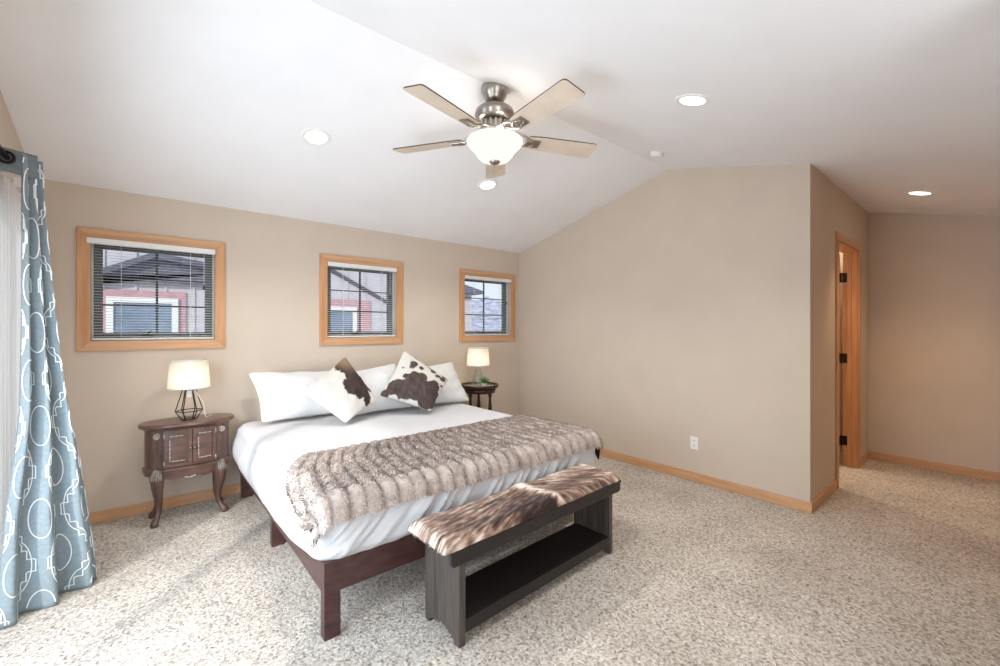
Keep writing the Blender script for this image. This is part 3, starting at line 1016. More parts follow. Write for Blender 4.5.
T_, L_, B_, R_ = (1.976, 3.820, 1.192), (1.600, 3.570, 0.806), (1.990, 3.320, 0.655), (2.345, 3.580, 0.890)
tag(pillow('cowhide_cushion', [T_, L_, B_, R_], 0.075, M['cowhide'], n=110, pinch=0.07, tint=pat2, seed=21, wr=0.008),
    'cowhide cushion with a big dark mottled patch and many small spots, right of the pair', 'cushion', 'cowhide cushions on the bed')


# ------------------------------------------------------------------ fur throw across the foot of the bed
def over_bed(x, y, off):
    """point and normal at arc distance over the rounded mattress edge"""
    qx = min(max(x, TX0), TX1)
    qy = min(max(y, TY0), TY1)
    ex, ey = x - qx, y - qy
    e = math.hypot(ex, ey)
    if e < 1e-6:
        return Vector((x, y, TZ + off)), Vector((0, 0, 1))
    dx, dy = ex / e, ey / e
    r = TR + 0.012
    a = min(e / r, PI / 2)
    drop = max(0.0, e - r * PI / 2)
    n = Vector((dx * math.sin(a), dy * math.sin(a), math.cos(a)))
    p = Vector((qx + dx * (r * math.sin(a)), qy + dy * (r * math.sin(a)), TZ + 0.004 - r * (1 - math.cos(a)) - drop))
    return p + n * off, n


def throw_xy(u, v):
    """u along the bed width, v from the foot edge to the back edge"""
    y = 1.875 + 0.84 * v + 0.012 * N(u * 6, 2)
    y += (0.02 + 0.03 * u) * v
    xl = interp(v, [0, 0.25, 0.6, 0.8, 1], [0.475, 0.50, 0.555, 0.63, 0.745])
    xr = 2.655 + 0.015 * N(v * 5, 7) - 0.05 * v
    return xl + (xr - xl) * u, y


NR = 27


def throw_pt(u, v):
    x, y = throw_xy(u, v)
    s = u * NR + 0.25 * N(v * 3.0 + math.floor(u * NR) * 7.1, 3)
    cell = abs(math.sin(PI * s)) ** 0.45
    kx = math.floor(s)
    brick = abs(math.sin(PI * (v * 4.5 + 0.37 * kx))) ** 0.3
    edge = min(1.0, min(u, 1 - u) * 30, min(v, 1 - v) * 14)
    off = 0.012 + (0.020 * cell * (0.55 + 0.45 * brick) + 0.005 * N(x * 12, y * 12, 4)) * (0.3 + 0.7 * edge)
    # fold wrinkles where the left front corner hangs
    cw = smooth(0.10, 0.0, u) * smooth(0.45, 0.05, v)
    off += cw * 0.022 * math.sin(v * 42 + u * 50)
    p, n = over_bed(x, y, off)
    return p, n, cell * (0.4 + 0.6 * brick)


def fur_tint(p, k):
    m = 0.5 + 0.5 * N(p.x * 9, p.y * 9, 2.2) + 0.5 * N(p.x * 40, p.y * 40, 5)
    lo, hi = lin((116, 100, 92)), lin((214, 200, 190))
    t = max(0.0, min(1.0, 0.14 + 0.68 * k + 0.40 * (m - 0.5)))  # shade between the channels is put into the fur colour
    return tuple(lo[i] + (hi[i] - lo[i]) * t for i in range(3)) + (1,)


nu, nv = 420, 110
vt, tn = [], []
for j in range(nv):
    for i in range(nu):
        p, n, k = throw_pt(i / (nu - 1), j / (nv - 1))
        vt.append(p)
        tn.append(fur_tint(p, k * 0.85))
th = MB()
th.add(vt, [(j * nu + i, j * nu + i + 1, (j + 1) * nu + i + 1, (j + 1) * nu + i) for j in range(nv - 1) for i in range(nu - 1)], 0, True, tn)


def strands(mb, pts, length, width, mat=0):
    vt, fc, tn = [], [], []
    for p, n, d, tint, s in pts:
        side = d.cross(n)
        if side.length < 1e-4:
            continue
        side = side.normalized() * (width * 0.5 * (0.7 + 0.6 * random.random()))
        L = length * s
        tip = p + d * L
        o = len(vt)
        mid = p + d * (L * 0.55) + n * (L * 0.10)
        vt += [p - side, p + side, mid + side * 0.8, mid - side * 0.8, tip]
        fc += [(o, o + 1, o + 2, o + 3), (o + 3, o + 2, o + 4)]
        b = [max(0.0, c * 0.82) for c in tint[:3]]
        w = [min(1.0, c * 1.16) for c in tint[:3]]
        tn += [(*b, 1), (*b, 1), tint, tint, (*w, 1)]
    mb.add(vt, fc, mat, True, tn)


pts = []
for q in range(42000):
    u, v = random.random(), random.random()
    p, n, k = throw_pt(u, v)
    x0_, y0_ = throw_xy(u, v)
    p2, _, _ = throw_pt(u, max(0.0, v - 0.02) if v > 0.02 else v + 0.02)
    d = (p2 - p) * (1 if v > 0.02 else -1)
    d = d - n * d.dot(n)
    if d.length < 1e-5:
        continue
    d = d.normalized() + n * (0.55 + 0.35 * random.random()) + Vector((random.gauss(0, .35), random.gauss(0, .35), random.gauss(0, .2)))
    jt = 0.72 + 0.5 * random.random()
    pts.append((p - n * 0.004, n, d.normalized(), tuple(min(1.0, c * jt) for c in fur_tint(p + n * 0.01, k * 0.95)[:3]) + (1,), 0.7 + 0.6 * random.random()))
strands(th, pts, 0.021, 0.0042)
to = (1.6, 2.3, 0.62)
throw = empty('fur_throw', to)
th.build('fur_cover', M['fur'], throw, to, recalc=False)
ln = MB()


def lining_pt(u, v):
    x, y = throw_xy(u, v)
    x = 1.6 + (x - 1.6) * (1.0 if x < 1.6 else 1.115)
    p, n = over_bed(x, y, 0.0075 + 0.004 * math.sin(v * 60) * smooth(0.97, 1.0, u))
    return p


ln.grid(lining_pt, 160, 50)
tag(ln.build('lining', M['lining'], throw, to), 'dark brown satin backing')
tag(throw, 'channelled grey-brown faux fur throw spread across the foot of the white bed', 'throw blanket')

# ------------------------------------------------------------------ bench
bn = empty('bench', (1.652, 1.697, 0), (0, 0, R(2.2)))
tag(bn, 'dark espresso wooden bench with a low shelf at the foot of the bed', 'bench')
for sx_ in (-1, 1):
    xa, xb = (-0.597, -0.562) if sx_ < 0 else (0.560, 0.595)
    prof = [(-0.137, 0.0), (-0.100, 0.0)]
    prof += [(-0.100 + 0.018 * (1 - math.cos(t)), 0.028 * math.sin(t)) for t in np.linspace(0.2, PI / 2, 5)]
    prof += [(-0.060, 0.034), (-0.030, 0.046), (0.0, 0.050), (0.030, 0.046), (0.060, 0.034)]
    prof += [(0.082 + 0.018 * math.sin(t), 0.028 * math.cos(t)) for t in np.linspace(0.0, 1.37, 5)]
    prof += [(0.100, 0.0), (0.137, 0.0), (0.137, 0.430), (-0.137, 0.430)]
    MB().prism(prof, 'x', xa, xb, 0, 0.002).build('end_panel', M['espresso_z'], bn)
MB().box((-0.655, -0.158, 0.430), (0.665, 0.158, 0.444), 0.004).build('seat_board', M['espresso'], bn)
ap = MB().prism([(-0.640, 0.376), (0.640, 0.376), (0.655, 0.386), (0.655, 0.430), (-0.648, 0.430), (-0.648, 0.386)], 'y', -0.156, -0.138, 0, 0.002)
ap.build('apron', M['espresso'], bn)
MB().prism([(-0.640, 0.376), (0.640, 0.376), (0.655, 0.386), (0.655, 0.430), (-0.648, 0.430), (-0.648, 0.386)], 'y', 0.138, 0.156, 0, 0.002).build('apron', M['espresso'], bn)
MB().box((-0.562, -0.120, 0.090), (0.560, 0.125, 0.110), 0.002).build('shelf', M['espresso'], bn)
MB().box((-0.562, -0.137, 0.052), (0.560, -0.119, 0.112), 0.003).build('shelf_rail', M['espresso'], bn)

# brindled hide pad lying on the bench
hd = MB()


def hide_pt(u, v):
    x = -0.682 + 1.345 * u
    y = -0.154 + 0.318 * v
    ed = min(u * 1.345, (1 - u) * 1.345, v * 0.318, (1 - v) * 0.318)
    z = 0.444 + 0.044 * (1 - max(0.0, 1 - ed / 0.045) ** 2.2) + 0.006 * N(x * 5, y * 5, 1)
    ridge = math.exp(-((x - ridge_x(y)) / 0.055) ** 2)
    z += 0.014 * ridge * smooth(0, 0.04, ed)
    bow = 0.006 * (1 - max(0.0, 1 - ed / 0.02))
    return Vector((x + 0.004 * N(y * 20, x * 3), y + 0.004 * N(x * 14, 2), z))


def ridge_x(y):
    return 0.085 - 0.45 * (y + 0.15) + 0.9 * (y + 0.15) ** 2


def hide_tint(x, y):
    r = x - ridge_x(y)
    ang = (0.22 if r < 0 else -0.55)
    a = x * math.cos(ang) + y * math.sin(ang)
    b = -x * math.sin(ang) + y * math.cos(ang)
    st = N(a * 7, b * 52, 4) * 0.62 + N(a * 22, b * 120, 8) * 0.55 + N(x * 4.2, y * 9, 2) * 0.35
    wh = math.exp(-((r + 0.005) / 0.035) ** 2) * 1.3 + smooth(-0.57, -0.69, x + 0.35 * y) * 0.45 + smooth(0.50, 0.66, x) * 0.45
    wh += 0.35 * smooth(0.02, 0.15, y)
    dk = smooth(-0.30, -0.03, x) * smooth(0.03, -0.02, r) * 0.7 * smooth(0.10, -0.10, y) + smooth(-0.50, -0.35, x) * smooth(-0.02, -0.12, y) * 0.35 * (r < 0)
    t = 0.37 + 0.62 * st + wh * 0.50 - dk * 0.45
    stops = [lin((44, 30, 27)), lin((98, 72, 61)), lin((160, 132, 114)), lin((218, 203, 190)), lin((240, 232, 222))]
    t = max(0.0, min(0.9999, t)) * 4
    i = int(t)
    fr = t - i
    return tuple(stops[i][k] * (1 - fr) + stops[i + 1][k] * fr for k in range(3)) + (1,)


nu, nv = 260, 70
vt = [hide_pt(i / (nu - 1), j / (nv - 1)) for j in range(nv) for i in range(nu)]
hd.add(vt, [(j * nu + i, j * nu + i + 1, (j + 1) * nu + i + 1, (j + 1) * nu + i) for j in range(nv - 1) for i in range(nu - 1)], 0, True, [hide_tint(p.x, p.y) for p in vt])
bt = [(p.x, p.y, 0.4445) for p in (vt[0], vt[nu - 1], vt[-1], vt[-nu])]
hd.add(bt, [(3, 2, 1, 0)], 0, False, [(0.2, 0.15, 0.12, 1)] * 4)
pts = []
for q in range(26000):
    u, v = random.random(), random.random()
    p = hide_pt(u, v)
    n = (hide_pt(min(1, u + .004), v) - hide_pt(max(0, u - .004), v)).cross(hide_pt(u, min(1, v + .01)) - hide_pt(u, max(0, v - .01))).normalized()
    r = p.x - ridge_x(p.y)
    ang = 0.22 if r < 0 else -0.55
    d = Vector((math.cos(ang) * (-1 if r < 0 else 1), math.sin(ang) * (-1 if r < 0 else 1), 0))
    d = d - n * d.dot(n) + n * 0.28 + Vector((random.gauss(0, .18), random.gauss(0, .18), random.gauss(0, .1)))
    pts.append((p - n * 0.002, n, d.normalized(), hide_tint(p.x, p.y), 0.6 + 0.7 * random.random()))
strands(hd, pts, 0.013, 0.0026)
hp = hd.build('hide_pad', M['hide'], None, None, recalc=False)
hp.location = bn.location
hp.rotation_euler = bn.rotation_euler
tag(hp, 'brindled brown and white hair-on hide pad lying on the dark bench', 'seat pad')

# ------------------------------------------------------------------ left nightstand (oval, carved)
NX, NY, NA, NB = 0.270, 3.985, 0.295, 0.165
no = (NX, NY, 0)
ns = tag(empty('nightstand', no), 'oval carved walnut nightstand with two small doors and curved legs, left of the bed', 'nightstand')


def oval(a, b, th_, e=2.35):
    c_, s_ = math.cos(th_), math.sin(th_)
    return (NX + a * math.copysign(abs(c_) ** (2 / e), c_), NY + b * math.copysign(abs(s_) ** (2 / e), s_))


def oval_rings(mb, rings, n=72, mat=0, cap=True):
    verts = []
    for a, b, z in rings:
        for i in range(n):
            x, y = oval(a, b, 2 * PI * i / n)
            verts.append((x, y, z))
    k = len(rings)
    fc = [(q * n + i, q * n + (i + 1) % n, (q + 1) * n + (i + 1) % n, (q + 1) * n + i) for q in range(k - 1) for i in range(n)]
    mb.add(verts, fc, mat, False)
    if cap:
        o_ = len(mb.v) - len(verts)
        mb.f += [tuple(o_ + i for i in range(n))[::-1], tuple(o_ + (k - 1) * n + i for i in range(n))]
        mb.mi += [mat] * 2
        mb.sm += [False] * 2
    return mb


oval_rings(MB(), [(NA - 0.030, NB - 0.028, 0.672), (NA - 0.018, NB - 0.018, 0.684), (NA - 0.004, NB - 0.004, 0.690), (NA, NB, 0.698), (NA - 0.002, NB - 0.002, 0.708), (NA - 0.010, NB - 0.010, 0.716)]).build('top', M['walnut'], ns, no)
BA, BB = 0.258, 0.132
oval_rings(MB(), [(BA, BB, 0.398), (BA, BB, 0.672)]).build('cabinet_body', M['walnut_z'], ns, no)
mol = oval_rings(MB(), [(BA + 0.003, BB + 0.003, 0.400), (BA + 0.012, BB + 0.011, 0.395), (BA + 0.013, BB + 0.012, 0.382), (BA + 0.007, BB + 0.006, 0.370), (BA + 0.004, BB + 0.004, 0.350), (BA + 0.002, BB + 0.002, 0.345)])
mol.build('base_moulding', M['walnut'], ns, no)


def front_y(x, b=BB):
    t = min(1.0, abs((x - NX) / BA))
    return NY - b * (1 - t ** 2.35) ** (1 / 2.35)


def bow_panel(mb, x0, x1, z0, z1, d0, d1, mat=0, n=12):
    """curved slab standing off the bowed front from d0 to d1"""
    vt = []
    for i in range(n + 1):
        x = x0 + (x1 - x0) * i / n
        y = front_y(x)
        for z in (z0, z1):
            vt += [(x, y - d0, z), (x, y - d1, z)]
    fc = []
    for i in range(n):
        a, b = i * 4, (i + 1) * 4
        fc += [(a + 1, b + 1, b + 3, a + 3), (a, a + 2, b + 2, b), (a, b, b + 1, a + 1), (a + 2, a + 3, b + 3, b + 2)]
    fc += [(0, 1, 3, 2), (n * 4, n * 4 + 2, n * 4 + 3, n * 4 + 1)]
    mb.add(vt, fc, mat)


for (xa, xb) in ((0.118, 0.281), (0.287, 0.430)):
    dr = MB()
    za, zb, fw = 0.410, 0.664, 0.022
    bow_panel(dr, xa, xa + fw, za, zb, 0.0, 0.014)
    bow_panel(dr, xb - fw, xb, za, zb, 0.0, 0.014)
    bow_panel(dr, xa + fw, xb - fw, za, za + fw, 0.0, 0.014)
    bow_panel(dr, xa + fw, xb - fw, zb - fw, zb, 0.0, 0.014)
    bow_panel(dr, xa + fw, xb - fw, za + fw, zb - fw, 0.0, 0.005)
    dd = dr.build('door', M['walnut'], ns, no)
    # silvered carving: an L-shaped run of leaves and a short row above
    for part in (0, 1):
        cv = MB()
        if part == 0:
            run = [(xa + fw + 0.012, zb - fw - 0.05 - q * 0.0095) for q in range(13)] + [(xa + fw + 0.014 + q * 0.0085, za + fw + 0.014) for q in range(11)]
        else:
            run = [(xa + fw + 0.018 + q * 0.0105, zb - fw - 0.016) for q in range(8)]
        run = [(xx, zz) for xx, zz in run if xx < xb - fw - 0.006]
        cv.tube([(xx, front_y(xx) - 0.0065, zz) for xx, zz in run], 0.0022, 6)
        for q, (xx, zz) in enumerate(run):
            s_ = 0.0035 + 0.003 * (q % 3 == 0)
            cv.lathe([(0.0005, s_), (s_ * 0.8, s_ * 0.5), (s_, 0), (s_ * 0.8, -s_ * 0.5), (0.0005, -s_)], (xx, front_y(xx) - 0.006, zz), 6)
        tag(cv.build('carved_border', M['carving'], dd, no), 'silvered carved border')
    kx = xb - 0.010 if xa < 0.2 else xa + 0.010
    kb = MB().lathe([(0.0005, 0), (0.007, 0.0), (0.004, 0.006), (0.008, 0.014), (0.0005, 0.018)], (0, 0, 0), 14)
    kb.v = [(p[0] + kx, front_y(kx) - 0.013 - p[2], p[1] + 0.53) for p in kb.v]
    kb.build('knob', M['silver'], dd, no)
    hx = xa + 0.002 if xa < 0.2 else xb - 0.002
    for zz in (0.43, 0.63):
        hg = MB().tube([(hx, front_y(hx) - 0.012, zz - 0.018), (hx, front_y(hx) - 0.012, zz + 0.018)], 0.004, 8)
        hg.build('hinge', M['silver'], dd, no)
# scalloped apron below the moulding
ap = MB()
n = 40
vt = []
for i in range(n + 1):
    x = 0.095 + (0.455 - 0.095) * i / n
    t = i / n
    zb = 0.322 - 0.022 * math.exp(-((t - 0.5) / 0.11) ** 2) + 0.012 * math.cos(t * 4 * PI) - 0.018 * (abs(2 * t - 1) ** 6)
    y = front_y(x, BB)
    for z in (0.352, zb):
        vt += [(x, y - 0.004, z), (x, y + 0.014, z)]
fc = []
for i in range(n):
    a, b = i * 4, (i + 1) * 4
    fc += [(a, b, b + 2, a + 2), (a + 1, a + 3, b + 3, b + 1), (a, a + 1, b + 1, b), (a + 2, b + 2, b + 3, a + 3)]
ap.add(vt, fc, 0)
ap.build('apron', M['walnut'], ns, no)
ca = MB()
for q in range(9):
    xx = 0.24 + q * 0.0075
    ca.lathe([(0.0005, 0.006), (0.006, 0.0), (0.0005, -0.006)], (xx, front_y(xx) - 0.006, 0.322 - 0.006 * math.sin(q / 8 * PI)), 8)
ca.build('apron_carving', M['carving'], ns, no)


def cabriole(kx, ky, fx, fy, front):
    lg = MB()
    zs = [0.385, 0.345, 0.30, 0.24, 0.17, 0.10, 0.055, 0.030, 0.012, 0.0]
    ws = [0.0, 0.22, 0.30, 0.20, -0.05, -0.10, 0.35, 0.85, 1.0, 1.0]
    rs = [0.028, 0.038, 0.040, 0.032, 0.024, 0.018, 0.017, 0.023, 0.025, 0.020]
    pa = [(kx + (fx - kx) * w, ky + (fy - ky) * w, z) for z, w in zip(zs, ws)]
    lg.tube(pa, rs, 14)
    l = lg.build('leg', M['walnut_z'], ns, no)
    if front:
        cv = MB()
        dx, dy = fx - kx, fy - ky
        dl = math.hypot(dx, dy)
        dx, dy = dx / dl, dy / dl
        for q in range(7):
            a = (q - 3) * 0.36
            for rr in (0.0, 1.0):
                ox, oy = dx * math.cos(a) - dy * math.sin(a), dx * math.sin(a) + dy * math.cos(a)
                cv.tube([(kx + ox * 0.026, ky + oy * 0.026, 0.405 - abs(a) * 0.015), (kx + ox * 0.040 + dx * .006, ky + oy * 0.040 + dy * .006, 0.34), (kx + ox * 0.026 + dx * 0.010, ky + oy * 0.026 + dy * .01, 0.275 + abs(a) * 0.02)], [0.005, 0.0075, 0.003], 6)
        tag(cv.build('shell_carving', M['carving'], l, no), 'silvered shell carving on the knee')


cabriole(0.090, 3.890, 0.066, 3.858, True)
cabriole(0.450, 3.890, 0.486, 3.862, True)
cabriole(0.085, 4.060, 0.058, 4.070, False)
cabriole(0.455, 4.065, 0.480, 4.080, False)
for xx in (0.080, 0.470):
    rs = MB()
    yy = front_y(xx) - 0.002
    for q in range(8):
        a = q * PI / 4
        rs.lathe([(0.0005, 0.008), (0.008, 0.0), (0.0005, -0.008)], (xx + 0.016 * math.cos(a), yy - 0.001, 0.632 + 0.016 * math.sin(a)), 8)
    rs.lathe([(0.0005, 0.009), (0.009, 0.0), (0.0005, -0.009)], (xx, yy - 0.003, 0.632), 10)
    tag(rs.build('rosette', M['carving'], ns, no), 'silvered carved rosette')

# ------------------------------------------------------------------ right bedside table (round tray, turned legs)
RX, RY = 3.00, 3.93
ro = (RX, RY, 0)
rt = tag(empty('side_table', ro), 'small round dark side table with turned legs in the corner right of the bed', 'side table')
MB().lathe([(0.0005, 0.712), (0.19, 0.712), (0.205, 0.718), (0.215, 0.728), (0.222, 0.745), (0.222, 0.757), (0.214, 0.760), (0.208, 0.754), (0.206, 0.738), (0.0005, 0.738)], ro, 48).build('tray_top', M['dark_turned'], rt, ro)
tag(MB().lathe([(0.0005, 0.7385), (0.205, 0.7385), (0.205, 0.743), (0.0005, 0.743)], ro, 48).build('glass_insert', plain('pale_glass_insert', (205, 196, 180), 0.1, 0, 0.6, 0.03), rt, ro), 'pale glossy inset top')
MB().lathe([(0.15, 0.665), (0.178, 0.665), (0.186, 0.700), (0.176, 0.712), (0.15, 0.712), (0.15, 0.665)], ro, 40).build('skirt', M['dark_turned'], rt, ro)
for k in range(3):
    a = R(-62 + 120 * k)
    x, y = RX + 0.130 * math.cos(a), RY + 0.130 * math.sin(a)
    MB().lathe([(0.0005, 0.70), (0.024, 0.70), (0.024, 0.655), (0.017, 0.648), (0.025, 0.632), (0.014, 0.612), (0.017, 0.56), (0.023, 0.48), (0.024, 0.40), (0.015, 0.35), (0.023, 0.33), (0.024, 0.27), (0.016, 0.24), (0.014, 0.10), (0.020, 0.07), (0.022, 0.03), (0.014, 0.0), (0.0005, 0.0)], (x, y, 0), 20).build('leg', M['dark_turned'], rt, ro)
MB().lathe([(0.0005, 0.255), (0.15, 0.255), (0.155, 0.263), (0.15, 0.272), (0.0005, 0.272)], ro, 40).build('lower_shelf', M['dark_turned'], rt, ro)


# ------------------------------------------------------------------ table lamps
def lamp_shade(root, zb):
    k = MB().lathe([(0.1335, zb), (0.1180, zb + 0.205), (0.1165, zb + 0.205), (0.1320, zb)], n=48)
    s = k.build('lamp_shade', M['shade'], root)
    for r_, z_ in ((0.1338, zb + 0.002), (0.1182, zb + 0.203)):
        t = MB()
        t.lathe([(r_ - 0.002, z_ - 0.004), (r_ + 0.0008, z_ - 0.004), (r_ + 0.0008, z_ + 0.004), (r_ - 0.002, z_ + 0.004)], n=48)
        t.build('shade_trim', M['pillowcase'], s)
    sp = MB()
    for q in range(3):
        a = q * 2 * PI / 3
        sp.tube([(0, 0, zb + 0.165), (0.119 * math.cos(a), 0.119 * math.sin(a), zb + 0.185)], 0.0016, 6)
    sp.build('spider', M['silver'], s)
    l = add_light('lamp_bulb', 'POINT', (0, 0, zb + 0.09), (0, 0, 0), 1.0, (1.0, 0.88, 0.70), shadow_soft_size=0.03)
    l.parent = root


la = empty('table_lamp', (0.272, 3.965, 0.7165))
tag(la, 'lit table lamp with black wire cage base and white shade on the oval nightstand', 'table lamp', 'bedside table lamps')
wf = MB()
nS = 6
tp = [(0.040 * math.cos(2 * PI * i / nS), 0.040 * math.sin(2 * PI * i / nS), 0.226) for i in range(nS)]
md = [(0.084 * math.cos(2 * PI * i / nS), 0.084 * math.sin(2 * PI * i / nS), 0.068) for i in range(nS)]
bt = [(0.046 * math.cos(2 * PI * i / nS), 0.046 * math.sin(2 * PI * i / nS), 0.004) for i in range(nS)]
for L in (tp, md, bt):
    for i in range(nS):
        wf.tube([L[i], L[(i + 1) % nS]], 0.0035, 8)
for i in range(nS):
    wf.tube([tp[i], md[i], bt[i]], 0.0035, 8)
wf.build('wire_base', M['black_wire'], la)
sk = MB().lathe([(0.0005, 0.226), (0.040, 0.226), (0.040, 0.232), (0.018, 0.234), (0.018, 0.30), (0.0005, 0.30)], n=24)
sk.build('socket', M['black_wire'], la)
MB().lathe([(0.018, 0.226), (0.018, 0.175), (0.014, 0.168), (0.0005, 0.168)], n=20).build('socket_sleeve', M['cord'], la)
lamp_shade(la, 0.240)
cd = []
for q in range(15):
    t = q / 14
    cd.append((0.030 + 0.072 * t + 0.014 * math.sin(t * PI), -0.005 + 0.010 * t, interp(t, [0, .25, .5, .6, .8, 1], [0.232, 0.17, 0.135, 0.125, 0.05, 0.004])))
cd += [(0.125, 0.03, 0.004), (0.15, 0.075, 0.003)]
MB().tube(cd, 0.0024, 6).build('cord', M['cord'], la)

lb = empty('table_lamp', (RX - 0.02, RY + 0.005, 0.7435))
tag(lb, 'lit table lamp with clear glass base and white shade on the round side table', 'table lamp', 'bedside table lamps')
MB().lathe([(0.0005, 0.002), (0.060, 0.002), (0.068, 0.010), (0.069, 0.050), (0.062, 0.100), (0.048, 0.150), (0.036, 0.190), (0.030, 0.214), (0.027, 0.214), (0.033, 0.188), (0.045, 0.148), (0.059, 0.099), (0.066, 0.050), (0.064, 0.014), (0.0005, 0.010)], n=32).build('glass_base', M['clear_glass'], lb)
MB().lathe([(0.0005, 0.212), (0.031, 0.212), (0.031, 0.224), (0.016, 0.228), (0.016, 0.29), (0.0005, 0.29)], n=24).build('socket', M['silver'], lb)
MB().tube([(0, 0, 0.012), (0, 0, 0.215)], 0.004, 8).build('stem', M['silver'], lb)
lamp_shade(lb, 0.232)

# small plant in front of the glass lamp
pl = empty('potted_succulent', (RX - 0.045, RY - 0.140, 0.7435))
tag(pl, 'tiny green potted succulent in front of the glass lamp on the round table', 'plant')
MB().lathe([(0.0005, 0.0), (0.026, 0.0), (0.033, 0.040), (0.031, 0.042), (0.028, 0.036), (0.0005, 0.034)], n=24).build('pot', plain('pale_pot', (196, 190, 178), 0.4), pl)
lf = MB()
for q in range(30):
    a = q * 2.4
    el = R(86 - q * 2.0)
    L = 0.075 + 0.030 * random.random()
    d = Vector((math.cos(a) * math.cos(el), math.sin(a) * math.cos(el), math.sin(el)))
    side = d.cross(Vector((0, 0, 1))).normalized()
    up = side.cross(d)
    p0 = Vector((0, 0, 0.036))
    vt = []
    for t, w in ((0, 0.003), (0.35, 0.010), (0.7, 0.011), (1.0, 0.001)):
        c_ = p0 + d * (L * t) - Vector((0, 0, 0.012 * t * t))
        vt += [c_ - side * w, c_ + up * 0.004, c_ + side * w, c_ - up * 0.002]
    fc = []
    for k in range(3):
        for m in range(4):
            fc.append((k * 4 + m, k * 4 + (m + 1) % 4, (k + 1) * 4 + (m + 1) % 4, (k + 1) * 4 + m))
    lf.add(vt, fc, 0, True)
lf.build('leaves', M['leaf'], pl)

# ------------------------------------------------------------------ curtains on the left wall
rod = empty('curtain_rod', (-0.487, 3.03, 2.205))
tag(rod, 'dark metal curtain rod above the glass door', 'curtain rod')
r_ = MB().tube([(0, -2.55, 0), (0, 0.035, 0)], 0.0125, 14)
r_.build('rod', M['bronze'], rod)
fn = MB().lathe([(0.0005, 0.0), (0.017, 0.0), (0.020, 0.010), (0.014, 0.020), (0.0005, 0.024)], (0, 0, 0), 18)
fn.v = [(p[0], 0.030 + p[2], p[1]) for p in fn.v]
fn.build('finial', M['silver'], rod)
for yy in (-0.16, -2.3):
    br = MB()
    br.box((-0.072, yy - 0.02, -0.04), (-0.066, yy + 0.02, 0.04), 0.002)
    br.tube([(-0.068, yy, -0.012), (-0.02, yy, -0.020), (0.0, yy, -0.016)], 0.007, 8)
    br.build('bracket', M['bronze'], rod)

CZ = 2.235


def drape_edge(z):
    zs = [0.0, 0.10, 0.50, 0.78, 1.0, 1.39, 2.0, 2.25]
    lx = interp(z, zs, [-0.512, -0.510, -0.490, -0.462, -0.444, -0.438, -0.436, -0.436])
    ly = interp(z, zs, [3.000, 3.005, 3.020, 3.020, 3.020, 3.020, 3.020, 3.020])
    rx = interp(z, zs, [-0.192, -0.196, -0.232, -0.262, -0.294, -0.338, -0.382, -0.388])
    ry = interp(z, zs, [3.262, 3.250, 3.190, 3.160, 3.150, 3.140, 3.130, 3.130])
    return Vector((lx, ly, 0)), Vector((rx, ry, 0))


def drape_pt(s, z):
    """s 0..1 across the visible face, below 0 / above 1 wraps back towards the wall"""
    a, b = drape_edge(z)
    d = b - a
    dn = Vector((d.y, -d.x, 0)).normalized()           # towards the room
    k = 1 - z / CZ
    amp = 0.014 + 0.032 * k
    if s < 0:
        p = a + Vector((-0.012, 0.05, 0)) * min(1.0, -s * 3.3)
        off = 0.0
    elif s > 1:
        q = min(1.0, (s - 1) * 3.3)
        p = b + Vector((-0.045, 0.030, 0)) * q + dn * (0.01 * math.sin(q * PI))
        off = 0.0
    else:
        p = a + d * s
        off = amp * math.sin(s * 2 * PI * 2.5 + 0.5 + 0.5 * N(z * 1.3, 5)) * min(1.0, s * 8, (1 - s) * 8)
        off += 0.010 * k * N(s * 5, z * 2.2, 9)
        off += 0.012 * smooth(0.25, 0.0, z) * N(s * 9, z * 9, 4)
    p = p + dn * off
    return Vector((p.x, p.y, z + 0.002))


dr = empty('curtain', (-0.40, 3.10, 0))
do = dr.location
tag(dr, 'slate blue curtain with a white lattice pattern flaring to the carpet beside the left window', 'curtain')
cm_ = MB()
cm_.grid(lambda u, v: drape_pt(-0.30 + 1.60 * u, v * CZ), 130, 90)
dm = cm_.build('panel', M['drape'], dr, do)
md_ = dm.modifiers.new('thickness', 'SOLIDIFY')
md_.thickness = 0.003
md_.offset = -1
# raised white stitching: an interlocking lattice laid out across the cloth
em = MB()
WID = 0.95                                             # unfolded width of the visible face


def cpath(t):
    """half width of one lattice cell along its height, t in 0..1"""
    q = abs(2 * (t % 1.0) - 1)                         # 1 at the tips, 0 at the middle
    if q > 0.86:
        return 0.034
    if q > 0.66:
        return 0.085
    if q > 0.52:
        return 0.132
    return 0.132 + 0.078 * math.sqrt(max(0.0, 1 - (q / 0.52) ** 2))


def stitch(pts2d, w=0.0044):
    vt = []
    fc = []
    P3 = []
    for s, z in pts2d:
        s_ = s / WID
        if not (-0.02 <= s_ <= 1.12) or not (0.015 <= z <= CZ - 0.012):
            P3.append(None)
            continue
        e = 0.004
        p = drape_pt(s_, z)
        tu = drape_pt(s_ + e, z) - drape_pt(s_ - e, z)
        tv = drape_pt(s_, z + 0.01) - drape_pt(s_, z - 0.01)
        n = tu.cross(tv).normalized()
        if n.dot(Vector((0.3, -1, 0))) < 0:
            n = -n
        P3.append((p, n))
    for a, b in zip(P3[:-1], P3[1:]):
        if a is None or b is None:
            continue
        t = (b[0] - a[0])
        if t.length < 1e-5 or t.length > 0.12:
            continue
        t = t.normalized()
        o_ = len(vt)
        for (p, n) in (a, b):
            sd_ = t.cross(n).normalized() * (w / 2)
            q = p + n * 0.0022
            ex = t * (w * 0.35) * (1 if p is b[0] else -1)
            vt += [q - sd_ + ex, q + sd_ + ex]
        fc.append((o_, o_ + 1, o_ + 3, o_ + 2))
    if fc:
        em.add(vt, fc, 0, False)


